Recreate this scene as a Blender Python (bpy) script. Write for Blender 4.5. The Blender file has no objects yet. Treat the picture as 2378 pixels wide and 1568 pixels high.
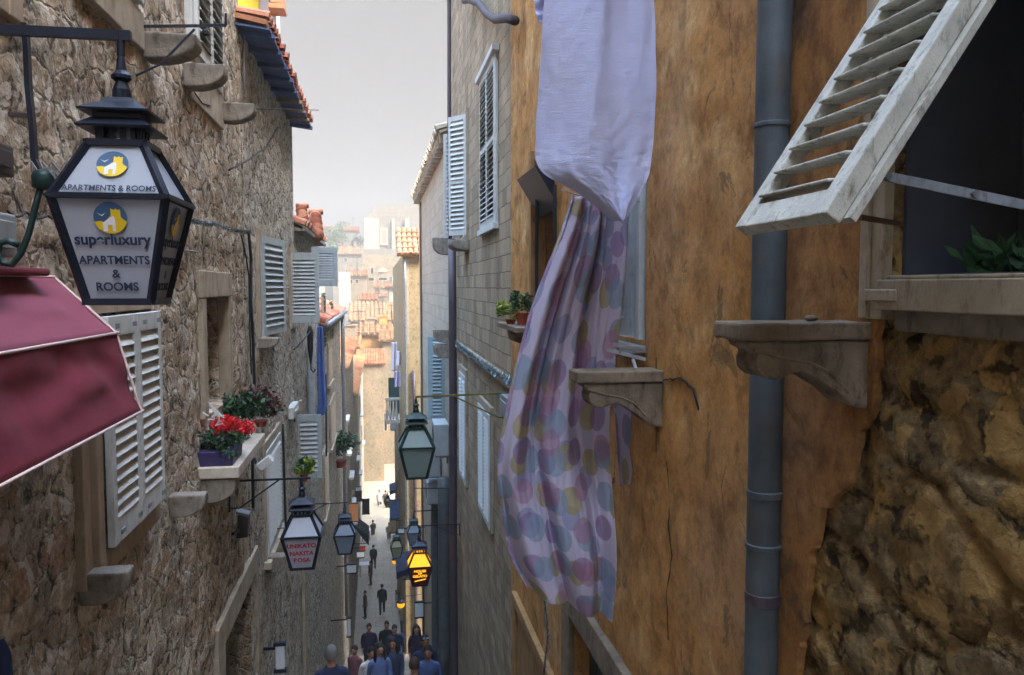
import bpy, math, random
from mathutils import Vector, Matrix, noise
random.seed(7)
R = math.radians
sc = bpy.context.scene
COL = sc.collection
# ------------------------------------------------------------------ camera
F = 1850.0; YAW = R(9.48); PITCH = R(-3.68)
cd = bpy.data.cameras.new('camera'); cam = bpy.data.objects.new('camera', cd); COL.objects.link(cam)
cd.sensor_width = 36; cd.lens = 36*F/2378; cd.clip_end = 3000; cd.clip_start = .05
cam.location = (0, 0, 0); cam.rotation_euler = (R(90)+PITCH, 0, -YAW)
sc.camera = cam
CR = cam.rotation_euler.to_matrix()
EXPO = 1.15
# ------------------------------------------------------------------ sky and sun
SUN_EL = R(42); SUN_AZ = R(-40)        # azimuth measured from +x towards +y: the sun stands to the right and behind
sd = Vector((math.cos(SUN_AZ)*math.cos(SUN_EL), math.sin(SUN_AZ)*math.cos(SUN_EL), math.sin(SUN_EL)))
w = bpy.data.worlds.new("World"); sc.world = w; w.use_nodes = True
nt = w.node_tree; nt.nodes.clear()
out = nt.nodes.new('ShaderNodeOutputWorld'); bg = nt.nodes.new('ShaderNodeBackground')
sky = nt.nodes.new('ShaderNodeTexSky'); sky.sky_type = 'NISHITA'; sky.sun_disc = False
sky.sun_elevation = SUN_EL; sky.sun_rotation = math.atan2(sd.x, sd.y)
sky.air_density = 1.3; sky.dust_density = 2.5; sky.ozone_density = 1.0
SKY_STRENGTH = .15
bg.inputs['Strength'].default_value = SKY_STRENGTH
tc = nt.nodes.new('ShaderNodeTexCoord'); sp = nt.nodes.new('ShaderNodeSeparateXYZ')
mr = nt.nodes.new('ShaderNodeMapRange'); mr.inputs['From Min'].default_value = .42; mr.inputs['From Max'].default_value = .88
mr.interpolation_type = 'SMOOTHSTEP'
mix = nt.nodes.new('ShaderNodeMix'); mix.data_type = 'RGBA'
L = nt.links
L.new(tc.outputs['Generated'], sp.inputs[0]); L.new(sp.outputs['Z'], mr.inputs['Value'])
L.new(mr.outputs[0], mix.inputs[0])
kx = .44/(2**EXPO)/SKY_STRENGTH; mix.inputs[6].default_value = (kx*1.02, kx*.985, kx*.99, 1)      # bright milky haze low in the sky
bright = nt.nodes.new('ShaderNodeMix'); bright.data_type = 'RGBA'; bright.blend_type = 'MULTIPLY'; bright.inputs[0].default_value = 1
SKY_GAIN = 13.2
bright.inputs[7].default_value = (SKY_GAIN*1.02, SKY_GAIN*1.01, SKY_GAIN*.96, 1)      # overhead sky multiplied up to add light in the shaded alley
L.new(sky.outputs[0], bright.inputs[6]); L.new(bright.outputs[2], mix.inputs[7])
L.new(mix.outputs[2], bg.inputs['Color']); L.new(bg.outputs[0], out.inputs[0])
sl = bpy.data.lights.new('sun', 'SUN'); sun = bpy.data.objects.new('sun', sl); COL.objects.link(sun)
sl.energy = 2.0; sl.angle = R(.5); sl.color = (1.0, .95, .87)
sun.rotation_euler = (-sd).to_track_quat('-Z', 'Y').to_euler(); sun.location = (20, -10, 30)
sc.view_settings.view_transform = 'Standard'; sc.view_settings.look = 'None'
sc.view_settings.gamma = 1; sc.view_settings.exposure = EXPO
sc.render.engine = 'CYCLES'
try:
    sc.cycles.max_bounces = 10; sc.cycles.diffuse_bounces = 5; sc.cycles.volume_bounces = 0
except Exception: pass

# ------------------------------------------------------------------ helpers
def ray(px, py):
    return CR @ Vector((px-1189.0, 784.0-py, -F))
def PX(px, py, x):
    d = ray(px, py); return d*(x/d.x)
def PY(px, py, y):
    d = ray(px, py); return d*(y/d.y)
def PZ(px, py, z):
    d = ray(px, py); return d*(z/d.z)
XL, XR = -1.4, 1.5
HAZE = True
def floor_z(y):
    return -2.3-.4*y if y < 38.75 else -17.8

WL = {}
def reg(o, loc): WL[o.name] = Vector(loc)
def tag(o, label=None, cat=None, group=None, kind=None):
    if label: o['label'] = label
    if cat: o['category'] = cat
    if group: o['group'] = group
    if kind: o['kind'] = kind
    return o
def thing(name, label, cat, loc, group=None):
    o = bpy.data.objects.new(name, None); COL.objects.link(o); o.empty_display_size = .1
    o.location = loc; reg(o, loc)
    return tag(o, label, cat, group)

class MB:
    def __init__(s): s.v = []; s.f = []; s.m = []; s.uv = {}
    def add(s, vs, fs, mi=0):
        b = len(s.v); s.v += [Vector(v) for v in vs]
        for f in fs: s.f.append([b+i for i in f]); s.m.append(mi)
        return s
    def box(s, a, b, mi=0):
        x0, y0, z0 = [min(p, q) for p, q in zip(a, b)]; x1, y1, z1 = [max(p, q) for p, q in zip(a, b)]
        return s.add([(x0,y0,z0),(x1,y0,z0),(x1,y1,z0),(x0,y1,z0),(x0,y0,z1),(x1,y0,z1),(x1,y1,z1),(x0,y1,z1)],
              [(0,3,2,1),(4,5,6,7),(0,1,5,4),(1,2,6,5),(2,3,7,6),(3,0,4,7)], mi)
    def abox(s, c, U, V, N, su, sv, sn, mi=0):
        c = Vector(c); vs = []
        for k in (-.5, .5):
            for i, j in ((-.5,-.5),(.5,-.5),(.5,.5),(-.5,.5)):
                vs.append(c+U*(su*i)+V*(sv*j)+N*(sn*k))
        return s.add(vs, [(0,3,2,1),(4,5,6,7),(0,1,5,4),(1,2,6,5),(2,3,7,6),(3,0,4,7)], mi)
    def bar(s, a, b, wd, ht, mi=0, up=Vector((0,0,1))):
        a = Vector(a); b = Vector(b); d = (b-a); l = d.length; d.normalize()
        sd_ = d.cross(up)
        if sd_.length < 1e-4: sd_ = Vector((1,0,0))
        sd_.normalize(); u = sd_.cross(d)
        return s.abox((a+b)/2, d, sd_, u, l, wd, ht, mi)
    def tube(s, pts, r, n=8, mi=0, cap=True):
        pts = [Vector(p) for p in pts]; rs = r if isinstance(r, (list, tuple)) else [r]*len(pts)
        base = len(s.v); up = Vector((0,0,1)); prev = None
        for i, p in enumerate(pts):
            d = (pts[min(i+1, len(pts)-1)]-pts[max(i-1, 0)]).normalized()
            if prev is None:
                a = d.cross(up)
                if a.length < 1e-3: a = d.cross(Vector((0,1,0)))
            else:
                a = prev-d*prev.dot(d)
            a.normalize(); prev = a; b = d.cross(a)
            for k in range(n):
                t = 2*math.pi*k/n; s.v.append(p+(a*math.cos(t)+b*math.sin(t))*rs[i])
        for i in range(len(pts)-1):
            for k in range(n):
                k2 = (k+1) % n
                s.f.append([base+i*n+k, base+i*n+k2, base+(i+1)*n+k2, base+(i+1)*n+k]); s.m.append(mi)
        if cap:
            s.f.append([base+k for k in range(n)][::-1]); s.m.append(mi)
            s.f.append([base+(len(pts)-1)*n+k for k in range(n)]); s.m.append(mi)
        return s
    def lathe(s, c, prof, n=16, mi=0, sq=False):
        c = Vector(c); base = len(s.v)
        for (r, z) in prof:
            for k in range(n):
                t = 2*math.pi*(k+.5)/n; rr = r/math.cos(math.pi/4) if sq else r
                s.v.append(c+Vector((math.cos(t)*rr, math.sin(t)*rr, z)))
        for i in range(len(prof)-1):
            for k in range(n):
                k2 = (k+1) % n
                s.f.append([base+i*n+k, base+i*n+k2, base+(i+1)*n+k2, base+(i+1)*n+k]); s.m.append(mi)
        s.f.append([base+k for k in range(n)][::-1]); s.m.append(mi)
        s.f.append([base+(len(prof)-1)*n+k for k in range(n)]); s.m.append(mi)
        return s
    def prism(s, poly, ex, mi=0):
        """poly: list of 3D points, ex: extrusion vector"""
        n = len(poly); ex = Vector(ex); vs = [Vector(p) for p in poly]+[Vector(p)+ex for p in poly]
        fs = [list(range(n))[::-1], list(range(n, 2*n))]+[[i, (i+1) % n, n+(i+1) % n, n+i] for i in range(n)]
        return s.add(vs, fs, mi)
    def build(s, name, mats, parent=None, smooth=False, bevel=0, solid=0, uv=None, subsurf=0):
        if not isinstance(mats, (list, tuple)): mats = [mats]
        xs = [v.x for v in s.v]; ys = [v.y for v in s.v]; zs = [v.z for v in s.v]
        o0 = Vector(((min(xs)+max(xs))/2, (min(ys)+max(ys))/2, min(zs)))
        me = bpy.data.meshes.new(name); me.from_pydata([v-o0 for v in s.v], [], s.f); 
        for m in mats: me.materials.append(m)
        me.polygons.foreach_set('material_index', s.m)
        if uv is not None:
            ul = me.uv_layers.new(name='UVMap')
            for lp in me.loops: ul.data[lp.index].uv = uv[lp.vertex_index]
        me.update()
        import bmesh
        bm = bmesh.new(); bm.from_mesh(me); bmesh.ops.recalc_face_normals(bm, faces=bm.faces); bm.to_mesh(me); bm.free()
        if smooth:
            me.polygons.foreach_set('use_smooth', [True]*len(me.polygons))
        o = bpy.data.objects.new(name, me); COL.objects.link(o)
        if parent is not None:
            o.parent = parent; o.location = o0-WL[parent.name]
        else: o.location = o0
        reg(o, o0)
        if solid:
            m = o.modifiers.new('solid', 'SOLIDIFY'); m.thickness = solid
        if bevel:
            m = o.modifiers.new('bevel', 'BEVEL'); m.width = bevel; m.segments = 2; m.limit_method = 'ANGLE'
        if subsurf:
            m = o.modifiers.new('sub', 'SUBSURF'); m.levels = subsurf; m.render_levels = subsurf
        return o
def copy_tree(o, parent=None):
    c = o.copy(); COL.objects.link(c); c.parent = parent
    for ch in list(o.children): copy_tree(ch, c)
    return c

# ------------------------------------------------------------------ materials
def srgb(h):
    if isinstance(h, str):
        h = h.lstrip('#'); c = [int(h[i:i+2], 16)/255 for i in (0, 2, 4)]
    else: c = [v/255 for v in h]
    return tuple([(v/12.92 if v <= .04045 else ((v+.055)/1.055)**2.4) for v in c])+(1,)
class NT:
    def __init__(s, name):
        s.m = bpy.data.materials.new(name); s.m.use_nodes = True; s.t = s.m.node_tree
        s.b = s.t.nodes['Principled BSDF']; s.l = s.t.links
        s.tc = s.t.nodes.new('ShaderNodeTexCoord'); s.co = s.tc.outputs['Object']
    def n(s, typ, **kw):
        nd = s.t.nodes.new(typ)
        for k, v in kw.items():
            setattr(nd, k, v)
        return nd
    def mapping(s, scale=(1,1,1), co=None, loc=(0,0,0)):
        m = s.n('ShaderNodeMapping'); m.inputs['Scale'].default_value = scale; m.inputs['Location'].default_value = loc
        s.l.new(co or s.co, m.inputs[0]); return m.outputs[0]
    def noise(s, scale, detail=6, rough=.6, co=None, dist=0):
        nd = s.n('ShaderNodeTexNoise'); nd.inputs['Scale'].default_value = scale; nd.inputs['Detail'].default_value = detail
        nd.inputs['Roughness'].default_value = rough; nd.inputs['Distortion'].default_value = dist
        s.l.new(co or s.co, nd.inputs['Vector']); return nd
    def vor(s, scale, feature='F1', co=None, rnd=1):
        nd = s.n('ShaderNodeTexVoronoi'); nd.feature = feature; nd.inputs['Scale'].default_value = scale
        nd.inputs['Randomness'].default_value = rnd
        s.l.new(co or s.co, nd.inputs['Vector']); return nd
    def ramp(s, fac, stops, interp='LINEAR'):
        nd = s.n('ShaderNodeValToRGB'); cr = nd.color_ramp; cr.interpolation = interp
        while len(cr.elements) < len(stops): cr.elements.new(.5)
        for e, (p, c) in zip(cr.elements, stops):
            e.position = p; e.color = c if len(c) == 4 else tuple(c)+(1,)
        s.l.new(fac, nd.inputs[0]); return nd.outputs[0]
    def mix(s, a, b, fac, mode='MIX'):
        nd = s.n('ShaderNodeMix'); nd.data_type = 'RGBA'; nd.blend_type = mode
        for sock, v in ((nd.inputs[6], a), (nd.inputs[7], b), (nd.inputs[0], fac)):
            if isinstance(v, (int, float)): sock.default_value = v
            elif isinstance(v, tuple): sock.default_value = v
            else: s.l.new(v, sock)
        return nd.outputs[2]
    def math(s, op, a, b=None, clamp=False):
        nd = s.n('ShaderNodeMath'); nd.operation = op; nd.use_clamp = clamp
        for sock, v in ((nd.inputs[0], a), (nd.inputs[1], b)):
            if v is None: continue
            if isinstance(v, (int, float)): sock.default_value = v
            else: s.l.new(v, sock)
        return nd.outputs[0]
    def bump(s, h, strength=.5, dist=.02):
        nd = s.n('ShaderNodeBump'); nd.inputs['Strength'].default_value = strength; nd.inputs['Distance'].default_value = dist
        s.l.new(h, nd.inputs['Height']); s.l.new(nd.outputs[0], s.b.inputs['Normal'])
    def col(s, c): s.l.new(c, s.b.inputs['Base Color'])
def g(v): return (v, v, v, 1)
def plain(name, hexc, rough=.6, metal=0, var=.12, bump=.0, vs=6, stain=None, spec=.5, emit=None, estr=0, trans=0, alpha=1):
    t = NT(name); c = srgb(hexc); n = t.noise(vs, 5, .65)
    dark = tuple([v*(1-var*2) for v in c[:3]])+(1,); lite = tuple([min(1, v*(1+var)) for v in c[:3]])+(1,)
    cc = t.ramp(n.outputs[0], [(.3, dark), (.7, lite)])
    if stain:
        n2 = t.noise(vs*2.7, 8, .75, co=t.mapping((1,1,.35)))
        f = t.ramp(n2.outputs[0], [(.52, g(0)), (.66, g(1))])
        cc = t.mix(cc, srgb(stain), t.math('MULTIPLY', f, .75))
    t.col(cc); t.b.inputs['Roughness'].default_value = rough; t.b.inputs['Metallic'].default_value = metal
    t.b.inputs['Specular IOR Level'].default_value = spec
    if bump: t.bump(t.noise(vs*9, 6, .7).outputs[0], bump, .01)
    if emit: t.b.inputs['Emission Color'].default_value = srgb(emit); t.b.inputs['Emission Strength'].default_value = estr
    if trans: t.b.inputs['Transmission Weight'].default_value = trans
    return t.m

def rubble(name, cols, scale=3.2, mortar='#b9b09c', stretch=1.35, patch='#cfc6b4', bstr=.9, dirt='#5a4530', mw=.06, dirt_amt=.45, smooth_patch=.5, joint_dark='#46382a', fs=1.0, jamt=.55):
    t = NT(name); k = len(cols)
    def wob(sc_, am):
        w_ = t.noise(sc_, 4, .6); add = t.n('ShaderNodeVectorMath', operation='MULTIPLY_ADD')
        t.l.new(w_.outputs['Color'], add.inputs[0]); add.inputs[1].default_value = (am, am, am); t.l.new(t.co, add.inputs[2]); return add.outputs[0]
    w1 = wob(4.0, .16); w2 = wob(16, .045)
    m1 = t.mapping((1, .8, stretch), co=w1); m2 = t.mapping((1, 1, 1.05), co=w2)
    vE = t.vor(scale, 'DISTANCE_TO_EDGE', m1); vC = t.vor(scale, 'F1', m1)          # building stones
    c2 = t.vor(scale*3.4, 'F1', m2); e2 = t.vor(scale*3.4, 'DISTANCE_TO_EDGE', m2)    # chips and pinning stones
    c3 = t.vor(scale*8, 'F1', m2)
    def ch(v, i):
        q = t.n('ShaderNodeSeparateColor'); t.l.new(v.outputs['Color'], q.inputs[0]); return q.outputs[i]
    base = t.ramp(ch(vC, 0), [(i/(k-1)*.9+.05, srgb(c)) for i, c in enumerate(cols)])
    chips = t.ramp(ch(c2, 1), [(i/(k-1)*.9+.05, srgb(c)) for i, c in enumerate(cols[::-1])])
    broad = t.noise(1.9*fs, 5, .6); fine = t.noise(38*fs, 6, .62); mid = t.noise(11*fs, 6, .62)
    base = t.mix(base, chips, t.ramp(broad.outputs[0], [(.4, g(.25)), (.6, g(.7))]))
    base = t.mix(base, t.ramp(ch(c3, 2), [(.1, g(.72)), (.9, g(1.22))]), .6, 'MULTIPLY')
    base = t.mix(base, t.ramp(fine.outputs[0], [(.33, g(.62)), (.52, g(1.0)), (.66, g(1.3))]), .75, 'MULTIPLY')
    base = t.mix(base, t.ramp(mid.outputs[0], [(.36, g(.66)), (.5, g(.98)), (.64, g(1.25))]), .7, 'MULTIPLY')
    edge = vE.outputs['Distance']
    jn = t.math('ADD', edge, t.math('MULTIPLY', t.math('SUBTRACT', mid.outputs[0], .5), .34))
    joint = t.ramp(jn, [(mw*.5, g(1)), (mw*1.6, g(0))])
    base = t.mix(base, srgb(mortar), t.math('MULTIPLY', joint, jamt))
    # pale lime flakes: whole chips picked out, ragged at the rim
    pk = t.math('ADD', ch(c2, 0), t.math('MULTIPLY', t.math('SUBTRACT', broad.outputs[0], .5), 1.5))
    pk = t.math('ADD', pk, t.math('MULTIPLY', t.math('SUBTRACT', mid.outputs[0], .5), 1.0))
    pm = t.ramp(pk, [(.74, g(0)), (.80, g(1))])
    base = t.mix(base, srgb(patch), t.math('MULTIPLY', pm, smooth_patch))
    # earthy soiling
    dn = t.noise(2.4*fs, 6, .64, co=t.mapping((1, 1, .7), loc=(3, 7, 2)))
    dk = t.math('ADD', dn.outputs[0], t.math('MULTIPLY', t.math('SUBTRACT', ch(c2, 2), .5), .16))
    dm = t.ramp(dk, [(.5, g(0)), (.62, g(1))])
    base = t.mix(base, srgb(dirt), t.math('MULTIPLY', dm, dirt_amt))
    jd = t.ramp(jn, [(-.03, g(1)), (mw*.35, g(0))])
    base = t.mix(base, srgb(joint_dark), t.math('MULTIPLY', jd, .7))
    pits = t.ramp(t.math('ADD', mid.outputs[0], t.math('MULTIPLY', e2.outputs['Distance'], .5)), [(.40, g(1)), (.45, g(0))])
    base = t.mix(base, srgb(joint_dark), t.math('MULTIPLY', pits, .65))
    t.col(base); t.b.inputs['Roughness'].default_value = .95; t.b.inputs['Specular IOR Level'].default_value = .15
    h = t.math('ADD', t.math('MULTIPLY', t.math('MINIMUM', jn, .09), 5.0), t.math('MULTIPLY', fine.outputs[0], .35))
    h = t.math('ADD', h, t.math('MULTIPLY', mid.outputs[0], .8)); h = t.math('ADD', h, t.math('MULTIPLY', pm, .18))
    h = t.math('ADD', h, t.math('MULTIPLY', ch(c2, 1), .3)); h = t.math('SUBTRACT', h, t.math('MULTIPLY', pits, .3))
    t.bump(h, bstr, .04)
    return t.m

def ashlar(name, c1, c2, mortar, bw=.42, bh=.24, stain='#5b4b38', axis='yz', amt=.45, off=.5):
    t = NT(name)
    sx = t.n('ShaderNodeSeparateXYZ'); t.l.new(t.co, sx.inputs[0])
    cb = t.n('ShaderNodeCombineXYZ'); t.l.new(sx.outputs['Y' if axis == 'yz' else 'X'], cb.inputs[0]); t.l.new(sx.outputs['Z'], cb.inputs[1])
    wob = t.noise(3.5, 4, .6)
    add = t.n('ShaderNodeVectorMath', operation='MULTIPLY_ADD')
    t.l.new(wob.outputs['Color'], add.inputs[0]); add.inputs[1].default_value = (.05,.05,0); t.l.new(cb.outputs[0], add.inputs[2])
    br = t.n('ShaderNodeTexBrick'); t.l.new(add.outputs[0], br.inputs['Vector']); br.offset = off; br.squash = .8; br.squash_frequency = 3
    br.inputs['Scale'].default_value = 1; br.inputs['Brick Width'].default_value = bw; br.inputs['Row Height'].default_value = bh
    br.inputs['Mortar Size'].default_value = .007; br.inputs['Mortar Smooth'].default_value = .3; br.inputs['Bias'].default_value = 0
    br.inputs['Color1'].default_value = srgb(c1); br.inputs['Color2'].default_value = srgb(c2); br.inputs['Mortar'].default_value = srgb(mortar)
    fine = t.noise(22, 9, .75)
    c = t.mix(br.outputs[0], t.ramp(fine.outputs[0], [(.25, g(.55)), (.7, g(1.15))]), .6, 'MULTIPLY')
    st = t.ramp(t.noise(1.4, 8, .7, co=t.mapping((1,1,.25))).outputs[0], [(.45, g(0)), (.68, g(1))])
    c = t.mix(c, srgb(stain), t.math('MULTIPLY', st, amt))
    t.col(c); t.b.inputs['Roughness'].default_value = .93; t.b.inputs['Specular IOR Level'].default_value = .2
    h = t.math('SUBTRACT', t.math('MULTIPLY', fine.outputs[0], .5), t.math('MULTIPLY', br.outputs['Fac'], 1.2))
    t.bump(h, .7, .02)
    return t.m

def plaster(name, base, lite, dark, streak='#3c2c1e', peel='#7d6a4c', peel_amt=.6, crack=True, haze_c='#a98d72', sa=.38, gain=1.0):
    t = NT(name)
    n1 = t.noise(1.7, 9, .68, dist=.5); n2 = t.noise(18, 9, .72); n4 = t.noise(.8, 5, .6, co=t.mapping((1, 1, .8), loc=(9, 4, 1)))
    c = t.ramp(n1.outputs[0], [(.34, srgb(dark)), (.46, srgb(base)), (.54, srgb(base)), (.66, srgb(lite))])
    c = t.mix(c, srgb(haze_c), t.ramp(n4.outputs[0], [(.45, g(0)), (.65, g(.45))]))
    c = t.mix(c, t.ramp(n2.outputs[0], [(.32, g(.6)), (.5, g(.98)), (.66, g(1.2))]), .6, 'MULTIPLY')
    c = t.mix(c, t.ramp(t.noise(70, 4, .6).outputs[0], [(.3, g(.7)), (.5, g(1)), (.7, g(1.25))]), .5, 'MULTIPLY')
    c = t.mix(c, t.ramp(t.noise(5.5, 7, .7, co=t.mapping((1,1,.9)), dist=.2).outputs[0], [(.34, srgb('#8a7460')), (.5, g(1)), (.66, g(1.18))]), .55, 'MULTIPLY')
    st = t.ramp(t.noise(3.0, 9, .7, co=t.mapping((1, 1, .42)), dist=.3).outputs[0], [(.5, g(0)), (.68, g(1))])
    c = t.mix(c, srgb(streak), t.math('MULTIPLY', st, sa))
    pl = t.ramp(t.noise(2.3, 10, .68, co=t.mapping((1,1,.75), loc=(5,1,9)), dist=.9).outputs[0], [(.60, g(0)), (.62, g(1))])
    c = t.mix(c, t.mix(srgb(peel), srgb('#4f3a22'), t.noise(11, 8, .8).outputs[0]), t.math('MULTIPLY', pl, peel_amt))
    h = t.math('SUBTRACT', t.math('MULTIPLY', n2.outputs[0], .5), t.math('MULTIPLY', pl, .55))
    if crack:
        w_ = t.noise(3.0, 5, .6)
        add = t.n('ShaderNodeVectorMath', operation='MULTIPLY_ADD')
        t.l.new(w_.outputs['Color'], add.inputs[0]); add.inputs[1].default_value = (.22,.22,.22); t.l.new(t.co, add.inputs[2])
        ve = t.vor(1.1, 'DISTANCE_TO_EDGE', t.mapping((1,1,.42), co=add.outputs[0]))
        ck = t.ramp(ve.outputs['Distance'], [(.001, g(1)), (.006, g(0))])
        ck = t.math('MULTIPLY', ck, t.ramp(t.noise(1.1, 3, .5).outputs[0], [(.54, g(0)), (.62, g(1))]))
        c = t.mix(c, srgb('#1d140c'), t.math('MULTIPLY', ck, .85)); h = t.math('SUBTRACT', h, ck)
    t.col(c); t.b.inputs['Roughness'].default_value = .92; t.b.inputs['Specular IOR Level'].default_value = .2
    t.bump(h, .6, .012)
    return t.m

def tiles_mat(name, c1, c2, c3):
    t = NT(name); v = t.vor(3.2); sep = t.n('ShaderNodeSeparateColor'); t.l.new(v.outputs['Color'], sep.inputs[0])
    c = t.ramp(sep.outputs[0], [(.1, srgb(c1)), (.5, srgb(c2)), (.9, srgb(c3))])
    c = t.mix(c, t.ramp(t.noise(9, 8, .8).outputs[0], [(.3, g(.55)), (.7, g(1.15))]), .7, 'MULTIPLY')
    t.col(c); t.b.inputs['Roughness'].default_value = .85; t.bump(t.noise(30, 5, .7).outputs[0], .3, .01)
    return t.m

M = {}
M['rubble_l'] = rubble('left_rubble_stone', ['#957f66', '#b9aa92', '#a6967e', '#c3b8a4', '#a58468', '#9f988a', '#bdae94'], 4.2, patch='#d6cdbd', dirt='#74634c', dirt_amt=.45, smooth_patch=.7, stretch=1.5)
M['rubble_l2'] = rubble('left_rubble_grey', ['#a49d90', '#b6ad9d', '#a39a8c', '#bdb4a6', '#ab9f8c', '#9d988f'], 4.6, mortar='#b0a798', patch='#c9c1b2', dirt='#7a6850', dirt_amt=.35, stretch=1.5)
M['rubble_r'] = rubble('right_rough_stone', ['#8a6a3c', '#a58550', '#7d6546', '#9a855f', '#6e5a42', '#b58d4a', '#867457'], 2.4, mortar='#8f754a', patch='#c29a58', stretch=1.3, bstr=1, dirt='#55442e', dirt_amt=.5, smooth_patch=.4, joint_dark='#2a2014', jamt=.35, fs=.9)
M['ashlar_r'] = ashlar('right_ashlar', '#b3a084', '#8f8069', '#6b5d4b', .36, .2)
M['ashlar_f'] = ashlar('pale_ashlar', '#7d786c', '#736d62', '#5f594e', .6, .3, stain='#a59a86', amt=.3)
M['ashlar_p'] = ashlar('brightened_ashlar', '#b3aa98', '#a59b88', '#857b6a', .6, .3, stain='#b0a48c', amt=.3)  # stone colour lightened to carry the brightness of the pale house face
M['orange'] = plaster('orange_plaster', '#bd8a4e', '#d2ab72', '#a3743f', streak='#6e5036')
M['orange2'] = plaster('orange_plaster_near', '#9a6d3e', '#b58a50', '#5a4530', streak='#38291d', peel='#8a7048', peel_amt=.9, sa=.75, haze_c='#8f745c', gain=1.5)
M['cream'] = plaster('cream_render', '#807766', '#8a8170', '#706753', streak='#a08f6c', peel='#b3a688', peel_amt=.4, crack=False)
M['yellow'] = plaster('yellow_render', '#938463', '#9c8d70', '#867656', streak='#94733f', peel='#a5875a', peel_amt=.4, crack=False)
M['trim'] = plain('limestone_trim', '#a59a87', .9, var=.14, bump=.35, vs=4, stain='#6b5c47', spec=.2)
M['trim_d'] = plain('weathered_corbel_stone', '#8a8276', .92, var=.2, bump=.6, vs=7, stain='#4c4338', spec=.2)
M['trim_o'] = plain('ochre_sandstone', '#857663', .92, var=.2, bump=.6, vs=6, stain='#47392a', spec=.2)
M['marble'] = plain('pale_marble', '#c2b9aa', .7, var=.1, bump=.15, vs=5, stain='#8c8272')
M['white'] = plain('white_shutter_paint', '#c3c7c4', .6, var=.05, bump=.08, vs=5, stain='#a0a09a')
M['white_old'] = plain('peeling_white_paint', '#bdb9aa', .65, var=.1, bump=.5, vs=11, stain='#4f4433')
M['greyshut'] = plain('grey_blue_shutter_paint', '#a3adb0', .55, var=.06, bump=.05, vs=5, stain='#7d868a')
M['blueshut'] = plain('pale_blue_shutter_paint', '#93a9b2', .55, var=.06, vs=5)
M['beige'] = plain('beige_wood_frame', '#a3917a', .7, var=.1, bump=.1, vs=4, stain='#7c6a54')
M['wood'] = plain('old_brown_wood', '#6b4a30', .75, var=.2, bump=.3, vs=5, stain='#32241a')
M['ochrewood'] = plain('ochre_door_wood', '#9a7443', .75, var=.15, bump=.2, vs=4, stain='#5c4226')
M['cream_old'] = plain('aged_cream_frame_paint', '#a2957c', .7, var=.12, bump=.3, vs=8, stain='#6b4a28')
M['iron'] = plain('dark_navy_iron', '#1c2333', .45, .3, var=.2, bump=.1, vs=9)
M['iron_g'] = plain('dark_green_iron', '#1f3a36', .5, .3, var=.15, vs=9)
M['galv'] = plain('galvanised_steel', '#8b9196', .5, .5, var=.2, bump=.1, vs=14, stain='#6b5a48')
M['rail'] = plain('bright_rail_metal', '#b0b6ba', .4, .2, var=.1)
M['pipe'] = plain('slate_drainpipe_paint', '#4f575b', .6, .1, var=.22, bump=.3, vs=4, stain='#5a4c3c')
M['pipe_b'] = plain('brown_drainpipe_paint', '#4d4148', .5, .1, var=.14, vs=4)
M['pipe_t'] = plain('thin_copper_pipe', '#6b4e33', .5, .2, var=.14, vs=4)
M['cable'] = plain('black_cable', '#16181c', .6, var=.1)
M['gcable'] = plain('grey_cable', '#8f8f92', .6, var=.1)
M['ygcable'] = plain('mossy_brass_bracket', '#6e6a3c', .6, .2, var=.2, vs=12)
M['tinsel'] = plain('silver_tinsel', '#93a8b0', .2, .8, var=.2, vs=30)
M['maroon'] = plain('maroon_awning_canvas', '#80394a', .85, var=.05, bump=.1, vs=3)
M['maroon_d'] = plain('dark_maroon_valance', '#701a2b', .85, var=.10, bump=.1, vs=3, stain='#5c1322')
M['piping'] = plain('pale_awning_piping', '#d8bcb4', .7, var=.05)
M['dark'] = plain('dark_interior', '#15130f', .9, var=.1)
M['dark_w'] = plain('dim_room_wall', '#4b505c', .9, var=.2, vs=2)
M['pane'] = plain('window_glass', '#56626b', .08, var=.1, spec=1)
M['tile'] = tiles_mat('roof_tile_terracotta', '#8a4a30', '#a35e40', '#b98262')
M['tile_o'] = tiles_mat('roof_tile_orange', '#86431f', '#925a2e', '#9c784a')  # plain orange-brown tile tones
M['tile_y'] = tiles_mat('roof_tile_yellow', '#94744a', '#8f5a36', '#9a8660')
M['tile_p'] = tiles_mat('roof_tile_beige', '#9a8c74', '#a8997e', '#b5a88e')
M['eave_blue'] = plain('painted_eave_soffit', '#4a5f8c', .8, var=.18, vs=5, stain='#38496b')
M['rafter'] = plain('dark_rafter_wood', '#43373a', .8, var=.2, vs=5)
M['yellowp'] = plain('yellow_painted_panel', '#e0c92f', .6, var=.05)
M['leaf_g'] = plain('green_leaves', '#2f5a2c', .6, var=.35, vs=30)
M['leaf_d'] = plain('dark_green_leaves', '#28402c', .6, var=.35, vs=30)
M['leaf_y'] = plain('yellow_green_leaves', '#8a9a30', .6, var=.3, vs=30)
M['leaf_r'] = plain('dark_red_leaves', '#6b3a36', .6, var=.3, vs=30)
M['red'] = plain('red_geranium_petals', '#d4071b', .6, var=.2, vs=40)
M['planter'] = plain('violet_plastic_planter', '#37305c', .5, var=.1)
M['pot'] = plain('terracotta_pot', '#8c3a2a', .7, var=.15, vs=12)
M['ac'] = plain('air_conditioner_casing', '#9aa1a4', .5, var=.08)
M['grill'] = plain('dark_fan_grille', '#2a2e33', .6, var=.1)
M['plastic_g'] = plain('grey_plastic_box', '#8c9293', .5, var=.06, stain='#6e7374')
M['plastic_d'] = plain('dark_grey_plastic_box', '#3a3336', .5, var=.1)
M['navy'] = plain('navy_cloth', '#101c3e', .85, var=.2)
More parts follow.
